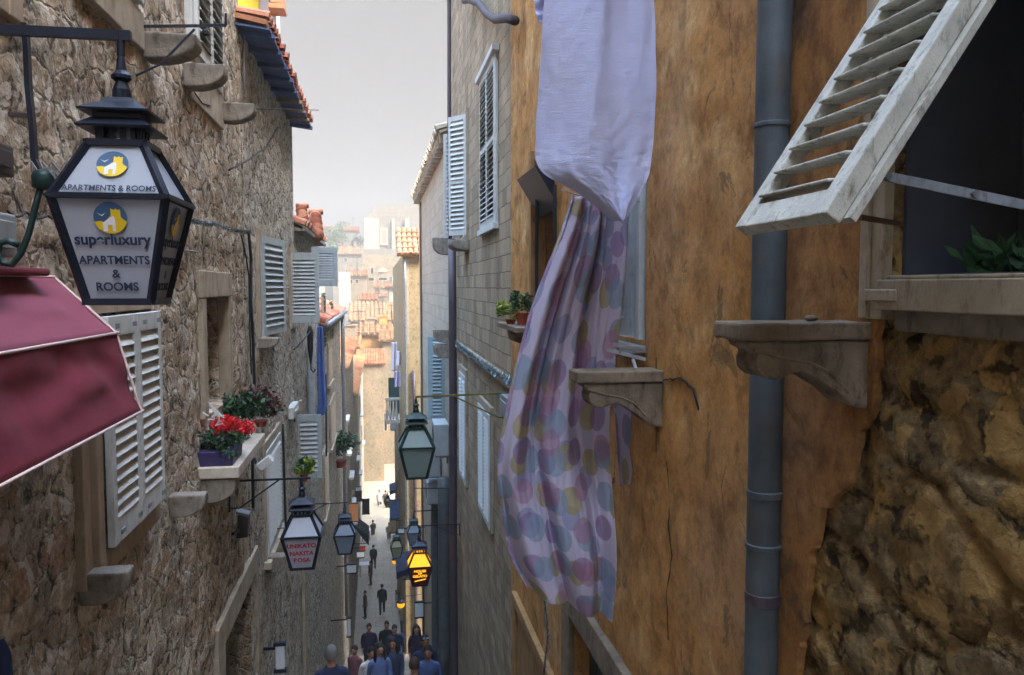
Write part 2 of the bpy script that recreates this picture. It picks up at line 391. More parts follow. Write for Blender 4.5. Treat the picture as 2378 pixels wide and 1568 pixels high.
M['blue_cloth'] = plain('blue_cloth', '#5a76b8', .85, var=.22, vs=5)
M['black_cloth'] = plain('black_cloth', '#14161d', .85, var=.2)
M['white_cloth'] = plain('white_cloth', '#d8d4dc', .85, var=.06)
M['lilac_cloth'] = plain('lilac_cloth', '#c3b8d4', .85, var=.06)
M['red_sign'] = plain('red_sign_face', '#c23018', .5, var=.1, emit='#c23018', estr=.2)
M['brown_sign'] = plain('brown_sign_face', '#a5704a', .6, var=.1)
M['whitewash'] = plain('grey_whitewash', '#a39f98', .9, var=.06)
M['white_sign'] = plain('white_sign_face', '#d5dde2', .5, var=.03)
M['ink'] = plain('dark_blue_lettering', '#202b48', .6, var=.05)
M['ink_red'] = plain('red_lettering', '#b23048', .6, var=.05)
M['ink_y'] = plain('lit_yellow_lettering', '#f0b030', .6, var=.05, emit='#ffb030', estr=.7)
M['logo_b'] = plain('logo_blue', '#33597d', .6, var=.04)
M['logo_y'] = plain('logo_yellow', '#e5c31c', .6, var=.04)
M['logo_w'] = plain('logo_white', '#e3e3e6', .6, var=.02)
M['lit'] = plain('lit_amber_glass', '#f0b028', .5, var=.03, emit='#ffae10', estr=.62)
M['lit_red'] = plain('dark_red_lamp_panel', '#3d0a08', .5, var=.1, emit='#600a04', estr=.05)
M['skin'] = plain('skin', '#a5765c', .6, var=.06)
M['skin2'] = plain('tanned_skin', '#8a5f48', .6, var=.06)
for nme, c in (('hair_d', '#17120f'), ('hair_b', '#3a2618'), ('hair_g', '#6d6a66'), ('cl_blue', '#3c4f78'), ('cl_navy', '#16213f'), ('cl_greyblue', '#353f56'),
               ('cl_purple', '#2c1f3d'), ('cl_green', '#1e2e22'), ('cl_pink', '#7a4a52'), ('cl_brown', '#5b463a'), ('cl_white', '#c8c4c0'), ('cl_black', '#14151b'),
               ('cl_jeans', '#3a4a63'), ('cl_lblue', '#5b6f9a'), ('cl_khaki', '#8c8268')):
    M[nme] = plain(nme, c, .85, var=.15, vs=9)
def glass_panel(name, hexc, tl=.45):
    t = NT(name); c = srgb(hexc); 
    cc = t.ramp(t.noise(5, 5, .6).outputs[0], [(.3, tuple([v*.88 for v in c[:3]])+(1,)), (.7, c)])
    t.col(cc); t.b.inputs['Roughness'].default_value = .3
    tr = t.n('ShaderNodeBsdfTranslucent'); t.l.new(cc, tr.inputs[0])
    ms = t.n('ShaderNodeMixShader'); ms.inputs[0].default_value = tl
    t.l.new(t.b.outputs[0], ms.inputs[1]); t.l.new(tr.outputs[0], ms.inputs[2])
    t.l.new(ms.outputs[0], t.t.nodes['Material Output'].inputs[0])
    return t.m
M['opal'] = glass_panel('opal_lantern_panel', '#d3d9e2')
M['opal_g'] = glass_panel('green_frosted_glass', '#c3d6d2', .65)
M['opal_b'] = glass_panel('blue_grey_frosted_glass', '#a9bacb', .5)
M['opal_c'] = glass_panel('cream_frosted_glass', '#d0d0b4', .6)
# ================================================================== SETTING
def paving_mat():
    t = NT('street_paving')
    sx = t.n('ShaderNodeSeparateXYZ'); t.l.new(t.co, sx.inputs[0])
    cb = t.n('ShaderNodeCombineXYZ'); t.l.new(sx.outputs['X'], cb.inputs[0]); t.l.new(sx.outputs['Y'], cb.inputs[1])
    br = t.n('ShaderNodeTexBrick'); t.l.new(cb.outputs[0], br.inputs['Vector'])
    br.inputs['Scale'].default_value = 1; br.inputs['Brick Width'].default_value = .9; br.inputs['Row Height'].default_value = .6
    br.inputs['Mortar Size'].default_value = .012
    br.inputs['Color1'].default_value = srgb('#9f9583'); br.inputs['Color2'].default_value = srgb('#918776'); br.inputs['Mortar'].default_value = srgb('#6a604f')
    c = t.mix(br.outputs[0], t.ramp(t.noise(5, 8, .7).outputs[0], [(.3, g(.65)), (.7, g(1.1))]), .7, 'MULTIPLY')
    t.col(c); t.b.inputs['Roughness'].default_value = .45; t.b.inputs['Specular IOR Level'].default_value = .5
    t.bump(t.noise(12, 6, .7).outputs[0], .25, .01)
    return t.m
M['paving'] = paving_mat()
M['ground'] = plain('far_ground', '#8d8570', .95, var=.2, vs=.2)
M['hill'] = plain('hill_scrub', '#6f7358', .95, var=.3, vs=.15, stain='#a39a80')

mb = MB()
y = -7.0; z = floor_z(-7)
STEP = .38
while y < 38.6:
    mb.box((-1.95, y, floor_z(y)-2), (2.1, y+STEP+.0, floor_z(y+STEP)+.0)); y += STEP
mb.build('stepped_street', M['paving'], bevel=.012)['kind'] = 'structure'
mb = MB(); mb.box((-2.4, y, -18.6), (2.6, 92, -17.8)); mb.build('lower_street', M['paving'])['kind'] = 'structure'
mb = MB(); mb.box((-260, -120, -24.5), (260, 330, -24)); mb.build('ground', M['ground'])['kind'] = 'structure'
# hillside beyond the street
mb = MB(); nx, ny = 60, 50; base = []
for j in range(ny+1):
    for i in range(nx+1):
        X = -150+i*5; Yv = 90+j*4.6
        h = -18.2+max(0, (Yv-100))*.115+noise.noise(Vector((X*.02, Yv*.02, 0)))*5*min(1, (Yv-90)/60)
        if Yv > 300: h -= (Yv-300)*.02
        mb.v.append(Vector((X, Yv, h)))
for j in range(ny):
    for i in range(nx):
        a = j*(nx+1)+i; mb.f.append([a, a+1, a+nx+2, a+nx+1]); mb.m.append(0)
mb.build('hill', M['hill'], smooth=True)['kind'] = 'structure'

def wall_mesh(x, side, y0, y1, z0, z1, holes=(), step=.12, amp=.02, thick=.45, back=3.0, seed=0, blocks=False):
    """front skin at x facing side(+1 => +x); holes=(ya,yb,za,zb)"""
    def lines(a, b, extra):
        n = max(1, int(round((b-a)/step))); ls = [a+(b-a)*i/n for i in range(n+1)]
        for e in extra:
            if a+1e-4 < e < b-1e-4:
                ls = [l for l in ls if abs(l-e) > step*.35 or l in (a, b)]; ls.append(e)
        return sorted(set([round(l, 5) for l in ls]))
    ys = lines(y0, y1, [h[0] for h in holes]+[h[1] for h in holes]); zs = lines(z0, z1, [h[2] for h in holes]+[h[3] for h in holes])
    mb = MB(); idx = {}
    def disp(yy, zz):
        if amp == 0: return 0
        d = min(yy-y0, y1-yy, zz-z0, z1-zz)
        for h in holes:
            dy = max(h[0]-yy, yy-h[1], 0); dz = max(h[2]-zz, zz-h[3], 0); d = min(d, max(dy, dz))
        f = max(0, min(1, d/.15))
        p = Vector((seed, yy*2.6, zz*3.0)); n1 = noise.fractal(p, .7, 2.1, 6)
        vd = noise.voronoi(Vector((seed+3, yy*3.1, zz*4.2)))[0]
        bul = min(.5, vd[1]-vd[0])/.5
        if blocks:
            vb = noise.voronoi(Vector((seed+5, yy*2.3+n1*.12, zz*3.4+n1*.1)))[0]; j = min(.16, vb[1]-vb[0])/.16
            return min(.022, amp*f*(j**.5*.75-.85+noise.fractal(p*3.1, .9, 2.1, 5)*.26))
        return amp*f*(n1*1.0+bul*.45-.4)
    for i, yy in enumerate(ys):
        for j, zz in enumerate(zs):
            idx[i, j] = len(mb.v); mb.v.append(Vector((x+side*disp(yy, zz), yy, zz)))
    for i in range(len(ys)-1):
        for j in range(len(zs)-1):
            cy = (ys[i]+ys[i+1])/2; cz = (zs[j]+zs[j+1])/2
            if any(h[0] < cy < h[1] and h[2] < cz < h[3] for h in holes): continue
            mb.f.append([idx[i, j], idx[i+1, j], idx[i+1, j+1], idx[i, j+1]]); mb.m.append(0)
    xb = x-side*thick
    for h in holes:
        a, b, c, d = [round(v, 5) for v in h[:4]]; c = max(c, z0); d = min(d, z1)
        for q in ([(a, c), (b, c)], [(a, d), (b, d)], [(a, c), (a, d)], [(b, c), (b, d)]):
            (ya, za), (yb, zb) = q
            mb.add([(x, ya, za), (x, yb, zb), (xb, yb, zb), (xb, ya, za)], [(0, 1, 2, 3)])
    for q in ([(y0, z0), (y1, z0)], [(y0, z1), (y1, z1)], [(y0, z0), (y0, z1)], [(y1, z0), (y1, z1)]):
        (ya, za), (yb, zb) = q
        mb.add([(x, ya, za), (x, yb, zb), (xb, yb, zb), (xb, ya, za)], [(0, 1, 2, 3)])
    xa = xb; xc = x-side*back
    mb.box((xa, y0, z0), (xc, y1, z1))
    return mb

def roof_mesh(o, e, s, cols, rows, r=None, mi=0, n=5):
    """barrel tiles. o: eave corner; e: vector along the eave; s: vector up the slope"""
    o = Vector(o); e = Vector(e); s = Vector(s); mb = MB()
    ed = e.normalized(); sdn = s.normalized(); nn = ed.cross(sdn).normalized()
    if nn.z < 0: nn = -nn
    w_ = e.length/cols; r = r or w_*.42; rl = s.length/rows
    mb.prism([o-nn*.02, o+e-nn*.02, o+e+s-nn*.02, o+s-nn*.02], -nn*.05)
    for c in range(cols):
        cx = o+ed*(w_*(c+.5)); jit = random.uniform(-.1, .1)*r
        for q in range(rows):
            a0 = cx+sdn*(q*rl-(random.uniform(0, .12)*rl if q == 0 else .0)); a1 = cx+sdn*((q+1)*rl+.05*rl)
            b = len(mb.v)
            for (p, rr, up) in ((a0, r*1.08, .22*r), (a1, r*.9, .0)):
                for k in range(n+1):
                    t = math.pi*k/n
                    mb.v.append(p+ed*(math.cos(t)*rr+jit)+nn*(math.sin(t)*rr+up))
            for k in range(n):
                mb.f.append([b+k, b+k+1, b+n+1+k+1, b+n+1+k]); mb.m.append(mi)
            mb.f.append([b+k for k in range(n+1)]); mb.m.append(mi)
    return mb


UX, UY, UZ = Vector((1,0,0)), Vector((0,1,0)), Vector((0,0,1))
def shutter_mb(o, U, V, N, wd, ht, nsl, t=.035, st=.055, top=.08, bot=.1, mid=None, tilt=.6, sw=None, solid_back=False):
    """louvred leaf. o = bottom corner; U width dir; V up; N outward"""
    o = Vector(o); U = Vector(U).normalized(); V = Vector(V).normalized(); N = Vector(N).normalized(); mb = MB()
    mb.abox(o+U*st/2+V*ht/2, U, V, N, st, ht, t); mb.abox(o+U*(wd-st/2)+V*ht/2, U, V, N, st, ht, t)
    iw = wd-2*st; c = o+U*wd/2
    mb.abox(c+V*(bot/2), U, V, N, iw+.002, bot, t-.004); mb.abox(c+V*(ht-top/2), U, V, N, iw+.002, top, t-.004)
    zones = [(bot, ht-top)]
    if mid: 
        mb.abox(c+V*mid, U, V, N, iw+.002, .07, t-.004); zones = [(bot, mid-.035), (mid+.035, ht-top)]
    tot = sum(b-a for a, b in zones)
    for a, b in zones:
        k = max(2, int(round(nsl*(b-a)/tot))); ps = (b-a)/k
        sw_ = sw or ps*1.15
        D = (V*math.cos(tilt)-N*math.sin(tilt)).normalized(); Q = U.cross(D)
        for i in range(k):
            mb.abox(c+V*(a+ps*(i+.5)), U, D, Q, iw+.002, sw_, .009)
    if solid_back: mb.abox(c+V*ht/2-N*(t*.35), U, V, N, iw, ht-.02, .004)
    return mb

def corbel_mb(y, th, x0, z, ln, hh, side, style='round'):
    """x0: wall plane, projecting by ln towards the street; side=+1 left wall"""
    pr = []
    if style == 'round':
        pr = [(0, 0), (ln, 0), (ln, -hh*.3)]
        for k in range(1, 8):
            a = math.pi/2*k/7; pr.append((ln*(.25+.75*math.cos(a)), -hh*.3-hh*.7*math.sin(a)))
        pr.append((0, -hh))
    else:
        pr = [(0, -hh*.2), (ln*.95, -hh*.2), (ln*.93, -hh*.27), (ln*.86, -hh*.33), (ln*.88, -hh*.42), (ln*.87, -hh*.53), (ln*.81, -hh*.62), (ln*.73, -hh*.64),
              (ln*.66, -hh*.60), (ln*.60, -hh*.56), (ln*.52, -hh*.545), (ln*.43, -hh*.58), (ln*.34, -hh*.68), (ln*.26, -hh*.82), (ln*.17, -hh*.95), (0, -hh)]
    poly = []
    # subdivide so the bevel / displacement has something to work on
    for i, (a, b) in enumerate(pr):
        poly.append(Vector((x0+side*a, y-th/2, z+b)))
    return MB().prism(poly, (0, th, 0))
def roughen(o, amp=.01, sc_=9):
    m = o.modifiers.new('sub', 'SUBSURF'); m.subdivision_type = 'SIMPLE'; m.levels = 3; m.render_levels = 3
    tx = bpy.data.textures.new('rough', 'CLOUDS'); tx.noise_scale = 1.0/sc_; tx.noise_depth = 4
    d = o.modifiers.new('disp', 'DISPLACE'); d.texture = tx; d.strength = amp; d.mid_level = .5; d.texture_coords = 'LOCAL'
    return o
def corbel(parent, y, x0, z, side, ln=.3, hh=.17, th=.16, style='round', mat=None, lab=None, rough=.012):
    o = corbel_mb(y, th, x0, z, ln, hh, side, style).build('corbel', mat or M['trim_d'], parent, bevel=.01 if style != 'round' else .012)
    roughen(o, rough)
    if style != 'round':
        sl = MB().box((x0, y-th/2-.015, z-hh*.2+.001), (x0+side*(ln+.012), y+th/2+.015, z)).build('slab', mat or M['trim_d'], parent, bevel=.008)
        roughen(sl, rough*1.1, 14)
        # carved groove following the scroll, cut as a raised bead on the side facing the street above
        g0 = [Vector((x0+side*ln*u, y-th/2-.001, z-hh*w_)) for u, w_ in ((.90, .30), (.78, .36), (.62, .42), (.48, .46), (.36, .55), (.27, .68), (.2, .80))]
        MB().tube(g0, .006, 6).build('carved_bead', mat or M['trim_d'], parent)
    if lab: o['label'] = lab
    return o

# ================================================================== LEFT SIDE
def yL(px): return PX(px, 665, XL).y
def yR(px): return PX(px, 665, XR).y
def zL(px, py, x=XL): return PX(px, py, x).z
def zR(px, py, x=XR): return PX(px, py, x).z

# ---- tall rubble house, near left
HA = thing('rubble_stone_house', 'tall brown rubble stone house on the near left behind the advertising lantern', 'house', (XL-1, 1, -11), 'stone houses lining the street')
wz_t, wz_b = zL(500, 690), zL(470, 975)
w1 = (yL(470), yL(528), wz_b, wz_t)                     # sunken window
wd = (yL(455)+.0, 0, 0, 0)
dy0, dy1 = yL(495), yL(575); dz1 = zL(540, 1440)        # doorway low down
holes = [w1, (dy0, dy1, -6.2, dz1), (3.0, yL(58)-.1, zL(40, 55)+.02, 4.6)]
wall_mesh(XL, 1, -7, 8.75, -12, 7.5, holes, step=.07, amp=.024, seed=1).build('wall', M['rubble_l'], HA, smooth=True)
# sunken window
W = MB(); ym = (w1[0]+w1[1])/2
for (a, b) in ((w1[0]+.004, w1[0]+.12), (w1[1]-.05, w1[1]-.004)): W.box((XL-.3, a, w1[2]), (XL-.27+.05, b, w1[3]))
W.box((XL-.3, w1[0]+.12, w1[3]-.09), (XL-.22, w1[1]-.05, w1[3]-.004))
wf = W.build('window', M['beige'], HA); wf['label'] = 'deep window recess closed with brown boards'
MB().box((XL-.30, w1[0]+.12, w1[2]), (XL-.27, w1[1]-.05, w1[3]-.09)).build('shutter', M['wood'], wf)
mb = MB(); mb.box((XL-.1, w1[0]-.14, w1[3]), (XL+.035, w1[1]+.05, w1[3]+.22)); o = mb.build('lintel', M['trim'], wf, bevel=.01)
MB().box((XL-.1, w1[0]-.13, w1[2]), (XL+.03, w1[0]+.002, w1[3]-.002)).build('jamb', M['trim'], wf, bevel=.008); MB().box((XL-.1, w1[1]-.002, w1[2]), (XL+.012, w1[1]+.1, w1[3]-.002)).build('jamb', M['trim'], wf, bevel=.008)
# top-left window (beige) cut by the frame
tw = MB(); ty1 = yL(58)
tw.box((XL-.12, 2.9, zL(40, 62)), (XL+.03, ty1-.1, zL(40, 62)+.12)); tw.box((XL-.12, ty1-.12, zL(40, 62)), (XL+.035, ty1, 4.5))
t_ = tw.build('window', M['beige'], HA, bevel=.006); t_['label'] = 'beige stone window surround high up at the left edge'
MB().box((XL-.2, 3.0, zL(40, 62)+.1), (XL-.15, ty1-.12, 4.5)).build('pane', M['pane'], t_)
# window with long sloping sill at the top
sy0, sy1 = 3.95, yL(338); sz = zL(338, 50)
fr = MB(); fr.box((XL-.05, sy1-.13, sz+.03), (XL+.05, sy1-.04, 4.5)); fr.box((XL-.05, sy0, sz+.03), (XL+.05, sy1-.13, sz+.11))
f_ = fr.build('window', M['white'], HA, bevel=.006); f_['label'] = 'white window frame on a long grey stone sill near the top edge'
MB().box((XL-.02, sy0, sz+.11), (XL+.015, sy1-.13, 4.5)).build('pane', M['pane'], f_)
b = zL(347, 150)
MB().box((XL-.05, sy0-.1, b+.02), (XL+.03, sy1+.03, sz+.0)).build('sill', M['trim'], f_, bevel=.008)
# white louvred window high on the wall
hy0, hy1 = yL(452), yL(516); hz0 = zL(518, 232); 
hw = MB(); hw.box((XL-.02, hy0-.04, hz0), (XL+.04, hy0+.03, 4.6)); hw.box((XL-.02, hy1-.03, hz0), (XL+.04, hy1+.04, 4.6)); hw.box((XL-.02, hy0+.03, hz0), (XL+.04, hy1-.03, hz0+.05))
h_ = hw.build('window', M['white'], HA, bevel=.004); h_['label'] = 'tall white louvred window between two corbels high up'
lw = (hy1-hy0-.06)/2
s = shutter_mb((XL+.05, hy0+.03, hz0+.05), UY, UZ, UX, lw-.004, 2.3, 26, tilt=.75).build('shutter', M['white'], h_)
s2 = s.copy(); COL.objects.link(s2); s2.location.y += lw+.002
MB().box((XL-.02, hy0-.13, hz0-.3), (XL+.028, hy1+.13, hz0-.002)).build('sill', M['trim'], h_, bevel=.008)
# stone corbels (upper row)
for (pa, pb, py0, py1, lb) in ((345, 455, 90, 148, 'rounded grey corbel under the iron rod'), (437, 520, 160, 212, 'rounded corbel below the white louvred window'), (520, 590, 248, 290, 'rounded corbel farthest along the upper row')):
    yy = yL(pa); zt = zL(pa, py0); hh = zt-zL(pa, py1); ln = PY(pb, py0, yy).x-XL
    corbel(HA, yy+.09, XL, zt, 1, ln, hh, .18, lab=lb)
# lower corbels
for (pa, pb, py0, py1, lb) in ((382, 480, 1150, 1205, 'pale flat-topped corbel right of the louvred shutters'), (168, 305, 1332, 1412, 'lowest corbel with a chipped white top')):
    yy = yL(pa); zt = zL(pa, py0); hh = zt-zL(pa, py1); ln = PY(pb, py0, yy).x-XL
    corbel(HA, yy+.0, XL, zt-.03, 1, ln, hh, .12, lab=lb, mat=M['trim_d'])
# big shuttered window
XS = XL+.10; ay0, ay1 = PX(252, 900, XS).y, PX(375, 900, XS).y; az1 = zL(372, 722, XS); az0 = zL(262, 1275, XS)
fw = MB(); fw.box((XL-.02, ay0-.2, az0-.14), (XL+.04, ay0-.1, az1+.1)); fw.box((XL-.02, ay0-.1, az0-.12), (XL+.07, ay0-.01, az1+.08)); fw.box((XL-.02, ay1+.01, az0-.1), (XL+.05, ay1+.05, az1+.08))
fw.box((XL-.02, ay0-.01, az0-.14), (XL+.06, ay1+.05, az0-.01)); fw.box((XL-.02, ay0-.01, az1+.01), (XL+.05, ay1+.01, az1+.1))
bw = fw.build('window', M['beige'], HA, bevel=.006); bw['label'] = 'large window closed by a pair of off-white louvred shutters'
lw = (ay1-ay0)/2
for k in range(2):
    s = shutter_mb((XL+.09, ay0+k*lw+.003, az0), UY, UZ, UX, lw-.006, az1-az0, 15, tilt=.55, st=.06, top=.1, bot=.13).build('shutter', M['white'], bw, bevel=.003)
    hm = MB()
    for q in (az0+.06, az1-.05):
        for u in (.06, lw-.12): hm.box((XL+.118, ay0+k*lw+u, q-.012), (XL+.124, ay0+k*lw+u+.06, q+.012))
    hm.build('hinge', M['galv'], s)
# diagonal plaster edge and door at the foot
dr = MB()
p0, p1 = PX(480, 1568, XL), PX(592, 1378, XL)
dr.box((XL-.02, dy0-.3, -6.2), (XL+.035, dy0+.002, dz1+.002)); dr.box((XL-.02, dy0-.3, dz1+.002), (XL+.035, dy1+.15, dz1+.25)); dr.box((XL-.02, dy1-.002, -6.2), (XL+.035, dy1+.15, dz1+.002))
d_ = dr.build('door', M['trim'], HA, bevel=.01); d_['label'] = 'stone-framed doorway at the foot of the wall'
MB().box((XL-.3, dy0, -6.2), (XL-.26, dy1, dz1)).build('door_leaf', M['dark'], d_)
# balcony-like sill slab carrying flowers
slab_z = zL(550, 1090, -1.1)+.0; fy0 = 6.45; fy1 = PX(615, 992, -1.1).y
sl_ = MB().box((XL-.02, fy0, slab_z-.09), (-1.1, fy1, slab_z)).build('sill', M['marble'], wf, bevel=.008)
corbel(HA, fy0+.12, XL, slab_z-.09, 1, .27, .2, .2, lab='corbel under the near end of the flower shelf', mat=M['trim_d'])

# ---- eave house
HB = thing('eave_stone_house', 'grey rubble stone house with overhanging tiled eave painted blue underneath', 'house', (XL-1, 11, -15), 'stone houses lining the street')
op = (yL(600)+.1, yL(600)+1.0, zL(610, 790), zL(605, 560))
lw_ = (yL(612), yL(640), zL(612, 1325), zL(612, 1062))
wall_mesh(XL+.012, 1, 8.752, 13.8, -15, 2.66, [], step=.11, amp=.03, seed=2).build('wall', M['rubble_l2'], HB, smooth=True)
ez = 2.63; ex = -1.07
rf = roof_mesh((ex-.02, 8.6, ez+.10), (0, 5.35, 0), (-2.6, 0, .5), 30, 7, r=.07)
ro = rf.build('roof', M['tile'], HB, smooth=False)
so = MB(); so.prism([(ex, 8.62, ez-.02), (XL-.05, 8.62, ez+.03), (XL-.05, 8.62, ez+.05), (ex, 8.62, ez+.0)], (0, 5.3, 0)); so.build('soffit', M['eave_blue'], ro)
for k in range(9):
    yy = 8.75+k*.6
    MB().prism([(ex+.03, yy, ez-.06), (XL, yy, ez-.03), (XL, yy, ez+.022), (ex+.03, yy, ez-.02)], (0, .08, 0)).build('rafter', M['eave_blue'] if k < 5 or k > 7 else M['yellow'], ro)  # three rafters coloured yellow to stand in for sun on the blue eave
# vertical cables / blocks on this wall
def win_small(parent, px0, px1, py0, py1, label, x=XL, side=1, mat='white', nsl=14, sill=True, surround='trim', proud=.0, two=False):
    f = yL if side > 0 else yR
    a, b_ = sorted((f(px0), f(px1))); fz = (zL if side > 0 else zR)
    # heights are read at the nearer jamb
    near = px0 if side > 0 else px1
    zt, zb = fz(near, py0, x), fz(near, py1, x)
    xo = x+side*(.015+proud)
    m = MB(); q = lambda d: x+side*d+side*proud
    m.box((q(-.02), a-.1, zb-.02), (q(.035), a, zt+.12)); m.box((q(-.02), b_, zb-.02), (q(.035), b_+.1, zt+.12)); m.box((q(-.02), a, zt), (q(.035), b_, zt+.12))
    o = m.build('window', M[surround], parent, bevel=.006); o['label'] = label
    if sill: MB().box((q(-.02), a-.14, zb-.11), (q(.09), b_+.14, zb-.022)).build('sill', M[surround], o, bevel=.006)
    n = 2 if two else 1; lw = (b_-a)/n
    for k in range(n):
        shutter_mb((q(.03), a+k*lw+.004, zb), UY, UZ, UX*side, lw-.008, zt-zb, nsl, tilt=.7).build('shutter', M[mat], o)
    MB().box((q(-.01), a, zb), (q(.008), b_, zt)).build('pane', M['dark'], o)  # near-black backing sheet that puts shade behind the slats
    return o
win_small(HB, 603, 638, 1062, 1325, 'narrow white louvred window above a pale sill beside the second lantern', mat='white', nsl=18)
# open grey shutter next to the cable
yy = yL(648); ob = thing
so_ = MB(); wy0, wy1 = yL(596), yL(628)
zt, zb = zL(598, 548), zL(598, 782)
so_.box((XL-.0, wy0-.09, zb-.02), (XL+.05, wy0, zt+.08)); so_.box((XL, wy1, zb-.02), (XL+.05, wy1+.09, zt+.08)); so_.box((XL, wy0, zt), (XL+.05, wy1, zt+.08)); so_.box((XL, wy0, zb-.08), (XL+.09, wy1, zb-.001))
wo = so_.build('window', M['trim'], HB, bevel=.006); wo['label'] = 'window with one grey shutter folded towards the street'
shutter_mb((XL+.05, wy0+.02, zb), Vector((.13, wy1-wy0-.04, 0)), UZ, Vector((1, -.2, 0)), wy1-wy0-.04, zt-zb, 13, tilt=.6, st=.13).build('shutter', M['greyshut'], wo)
MB().box((XL+.0, wy0, zb), (XL+.02, wy1, zt)).build('pane', M['pane'], wo)
for (pa, pb, py0, py1, lb) in ((592, 642, 787, 812, 'small rounded corbel under the folded grey shutter'), (603, 664, 1326, 1368, 'flat pale corbel below the narrow white window')):
    yy = yL(pa); zt_ = zL(pa, py0); hh = zt_-zL(pa, py1); ln = PY(pb, py0, yy).x-XL
    corbel(HB, yy+.1, XL+.01, zt_, 1, max(.2, ln), hh, .2, lab=lb)

# ---- upper storey behind the eave
HU = thing('yellow_upper_storey', 'white and yellow upper storey rising behind the tiled eave', 'house', (-3, 13, 3.2))
uy = 12.0
x_a, x_b, x_c = PY(560, 20, uy).x, PY(602, 20, uy).x, PY(640, 20, uy).x
MB().box((-5, uy, 3.0), (x_c, 12.5, 7.5)).build('wall', M['white_sign'], HU)
MB().box((x_a-.4, uy-.03, 3.3), (x_b, uy-.003, 7.4)).build('panel', M['yellowp'], HU)
p_ = PY(630, 38, uy); q_ = PY(666, 0, uy)
k_ = MB(); k_.box((p_.x, uy-.35, p_.z), (q_.x, uy-.004, p_.z+.07)); k_.box((p_.x+.03, uy-.35, p_.z+.07), (q_.x-.02, uy-.004, p_.z+.14)); k_.prism([(p_.x+.0, uy-.3, p_.z+.14), (q_.x-.02, uy-.3, p_.z+.14), (q_.x-.02, uy-.3, p_.z+1.2), (p_.x-.4, uy-.3, p_.z+1.2)], (0, .29, 0))
k_.build('cornice', M['brown_sign'], HU, bevel=.01)

# ---- third house on the left with paired open shutters
HC = thing('narrow_stone_house', 'narrow pale stone house with open grey shutters and clay ridge caps', 'house', (XL-1, 16, -17), 'stone houses lining the street')
wall_mesh(XL, 1, 13.802, 19.2, -17.9, 1.12, [], step=.14, amp=.03, seed=3).build('wall', M['rubble_l2'], HC, smooth=True)
ro = MB()
for (pa, pb, pt, pbm) in ((686, 714, 478, 520), (716, 748, 492, 545)):
    Yt = 15.2 if pa < 700 else 16.2
    a = PY(pa, pt, Yt); b_ = PY(pb, pbm, Yt); r_ = (b_.x-a.x)/2; cx = (a.x+b_.x)/2; hz = a.z-b_.z
    for k in range(4):
        ro.tube([(cx-.02+.02*k, Yt+.25-.10*k+.2, a.z-.02-hz*.27*k), (cx+.02*k, Yt-.10*k, a.z-hz*.27*(k+1))], [r_*.85, r_*1.02], 10)
    ro.tube([(cx-r_*1.1, Yt+.2, a.z+.02), (cx+r_*1.1, Yt+.2, a.z+.02)], r_*.45, 8)
ro.build('ridge_cap', M['tile'], HC, smooth=True)
roof_mesh((XL+.16, 13.85, 1.02), (0, 5.4, 0), (-2.2, 0, .95), 22, 6, r=.1).build('roof', M['tile'], HC)
MB().prism([(XL-.05, 13.85, 1.1), (XL+.2, 13.85, 1.0), (XL+.2, 13.85, .93), (XL-.05, 13.85, .93)], (0, 5.36, 0)).build('eave', M['trim_d'], HC)
def open_shutter(parent, px0, px1, py0, py1, label, mat, nsl, Y=None, hinge_px=None, side=1, mirror=False):
    Y = Y or (yL(px0) if side > 0 else yR(px1))
    a = PY(px0, py1, Y); b_ = PY(px1, py0, Y)
    o = shutter_mb((a.x, Y, a.z), UX, UZ, -UY, b_.x-a.x, b_.z-a.z, nsl, tilt=.6, st=.07, top=.12, bot=.12, solid_back=True).build('shutter', M[mat], parent, bevel=.003)
    o['label'] = label; return o
def winframe(parent, y0, y1, z0, z1, x, side, label, mat='trim', pane=True):
    q = lambda d: x+side*d; m = MB()
    m.box((q(-.02), y0-.09, z0-.09), (q(.04), y0, z1+.09)); m.box((q(-.02), y1, z0-.09), (q(.04), y1+.09, z1+.09)); m.box((q(-.02), y0, z1), (q(.04), y1, z1+.09)); m.box((q(-.02), y0, z0-.09), (q(.04), y1, z0))
    o = m.build('window', M[mat], parent, bevel=.005); o['label'] = label
    if pane: MB().box((q(-.01), y0, z0), (q(.012), y1, z1)).build('pane', M['pane'], o)
    return o
y_ = yL(671)+.02; z0_, z1_ = PY(671, 750, y_).z, PY(671, 587, y_).z
wv = winframe(HC, y_+.05, y_+.95, z0_, z1_, XL, 1, 'window framed by two open grey shutters')
open_shutter(wv, 672, 740, 587, 750, 'nearer grey shutter standing open across the view', 'greyshut', 15, Y=y_)
open_shutter(wv, 724, 783, 574, 665, 'farther grey shutter half hidden behind the nearer one', 'greyshut', 11, Y=y_+2.3)
y_ = yL(687)+.02
open_shutter(HC, 690, 746, 962, 1112, 'lower grey shutter standing open below the blue cloth', 'greyshut', 11, Y=y_)
MB().box((XL, 14.2, -8.6), (XL+.05, 14.4, -2)).build('corner_trim', M['trim'], HC)

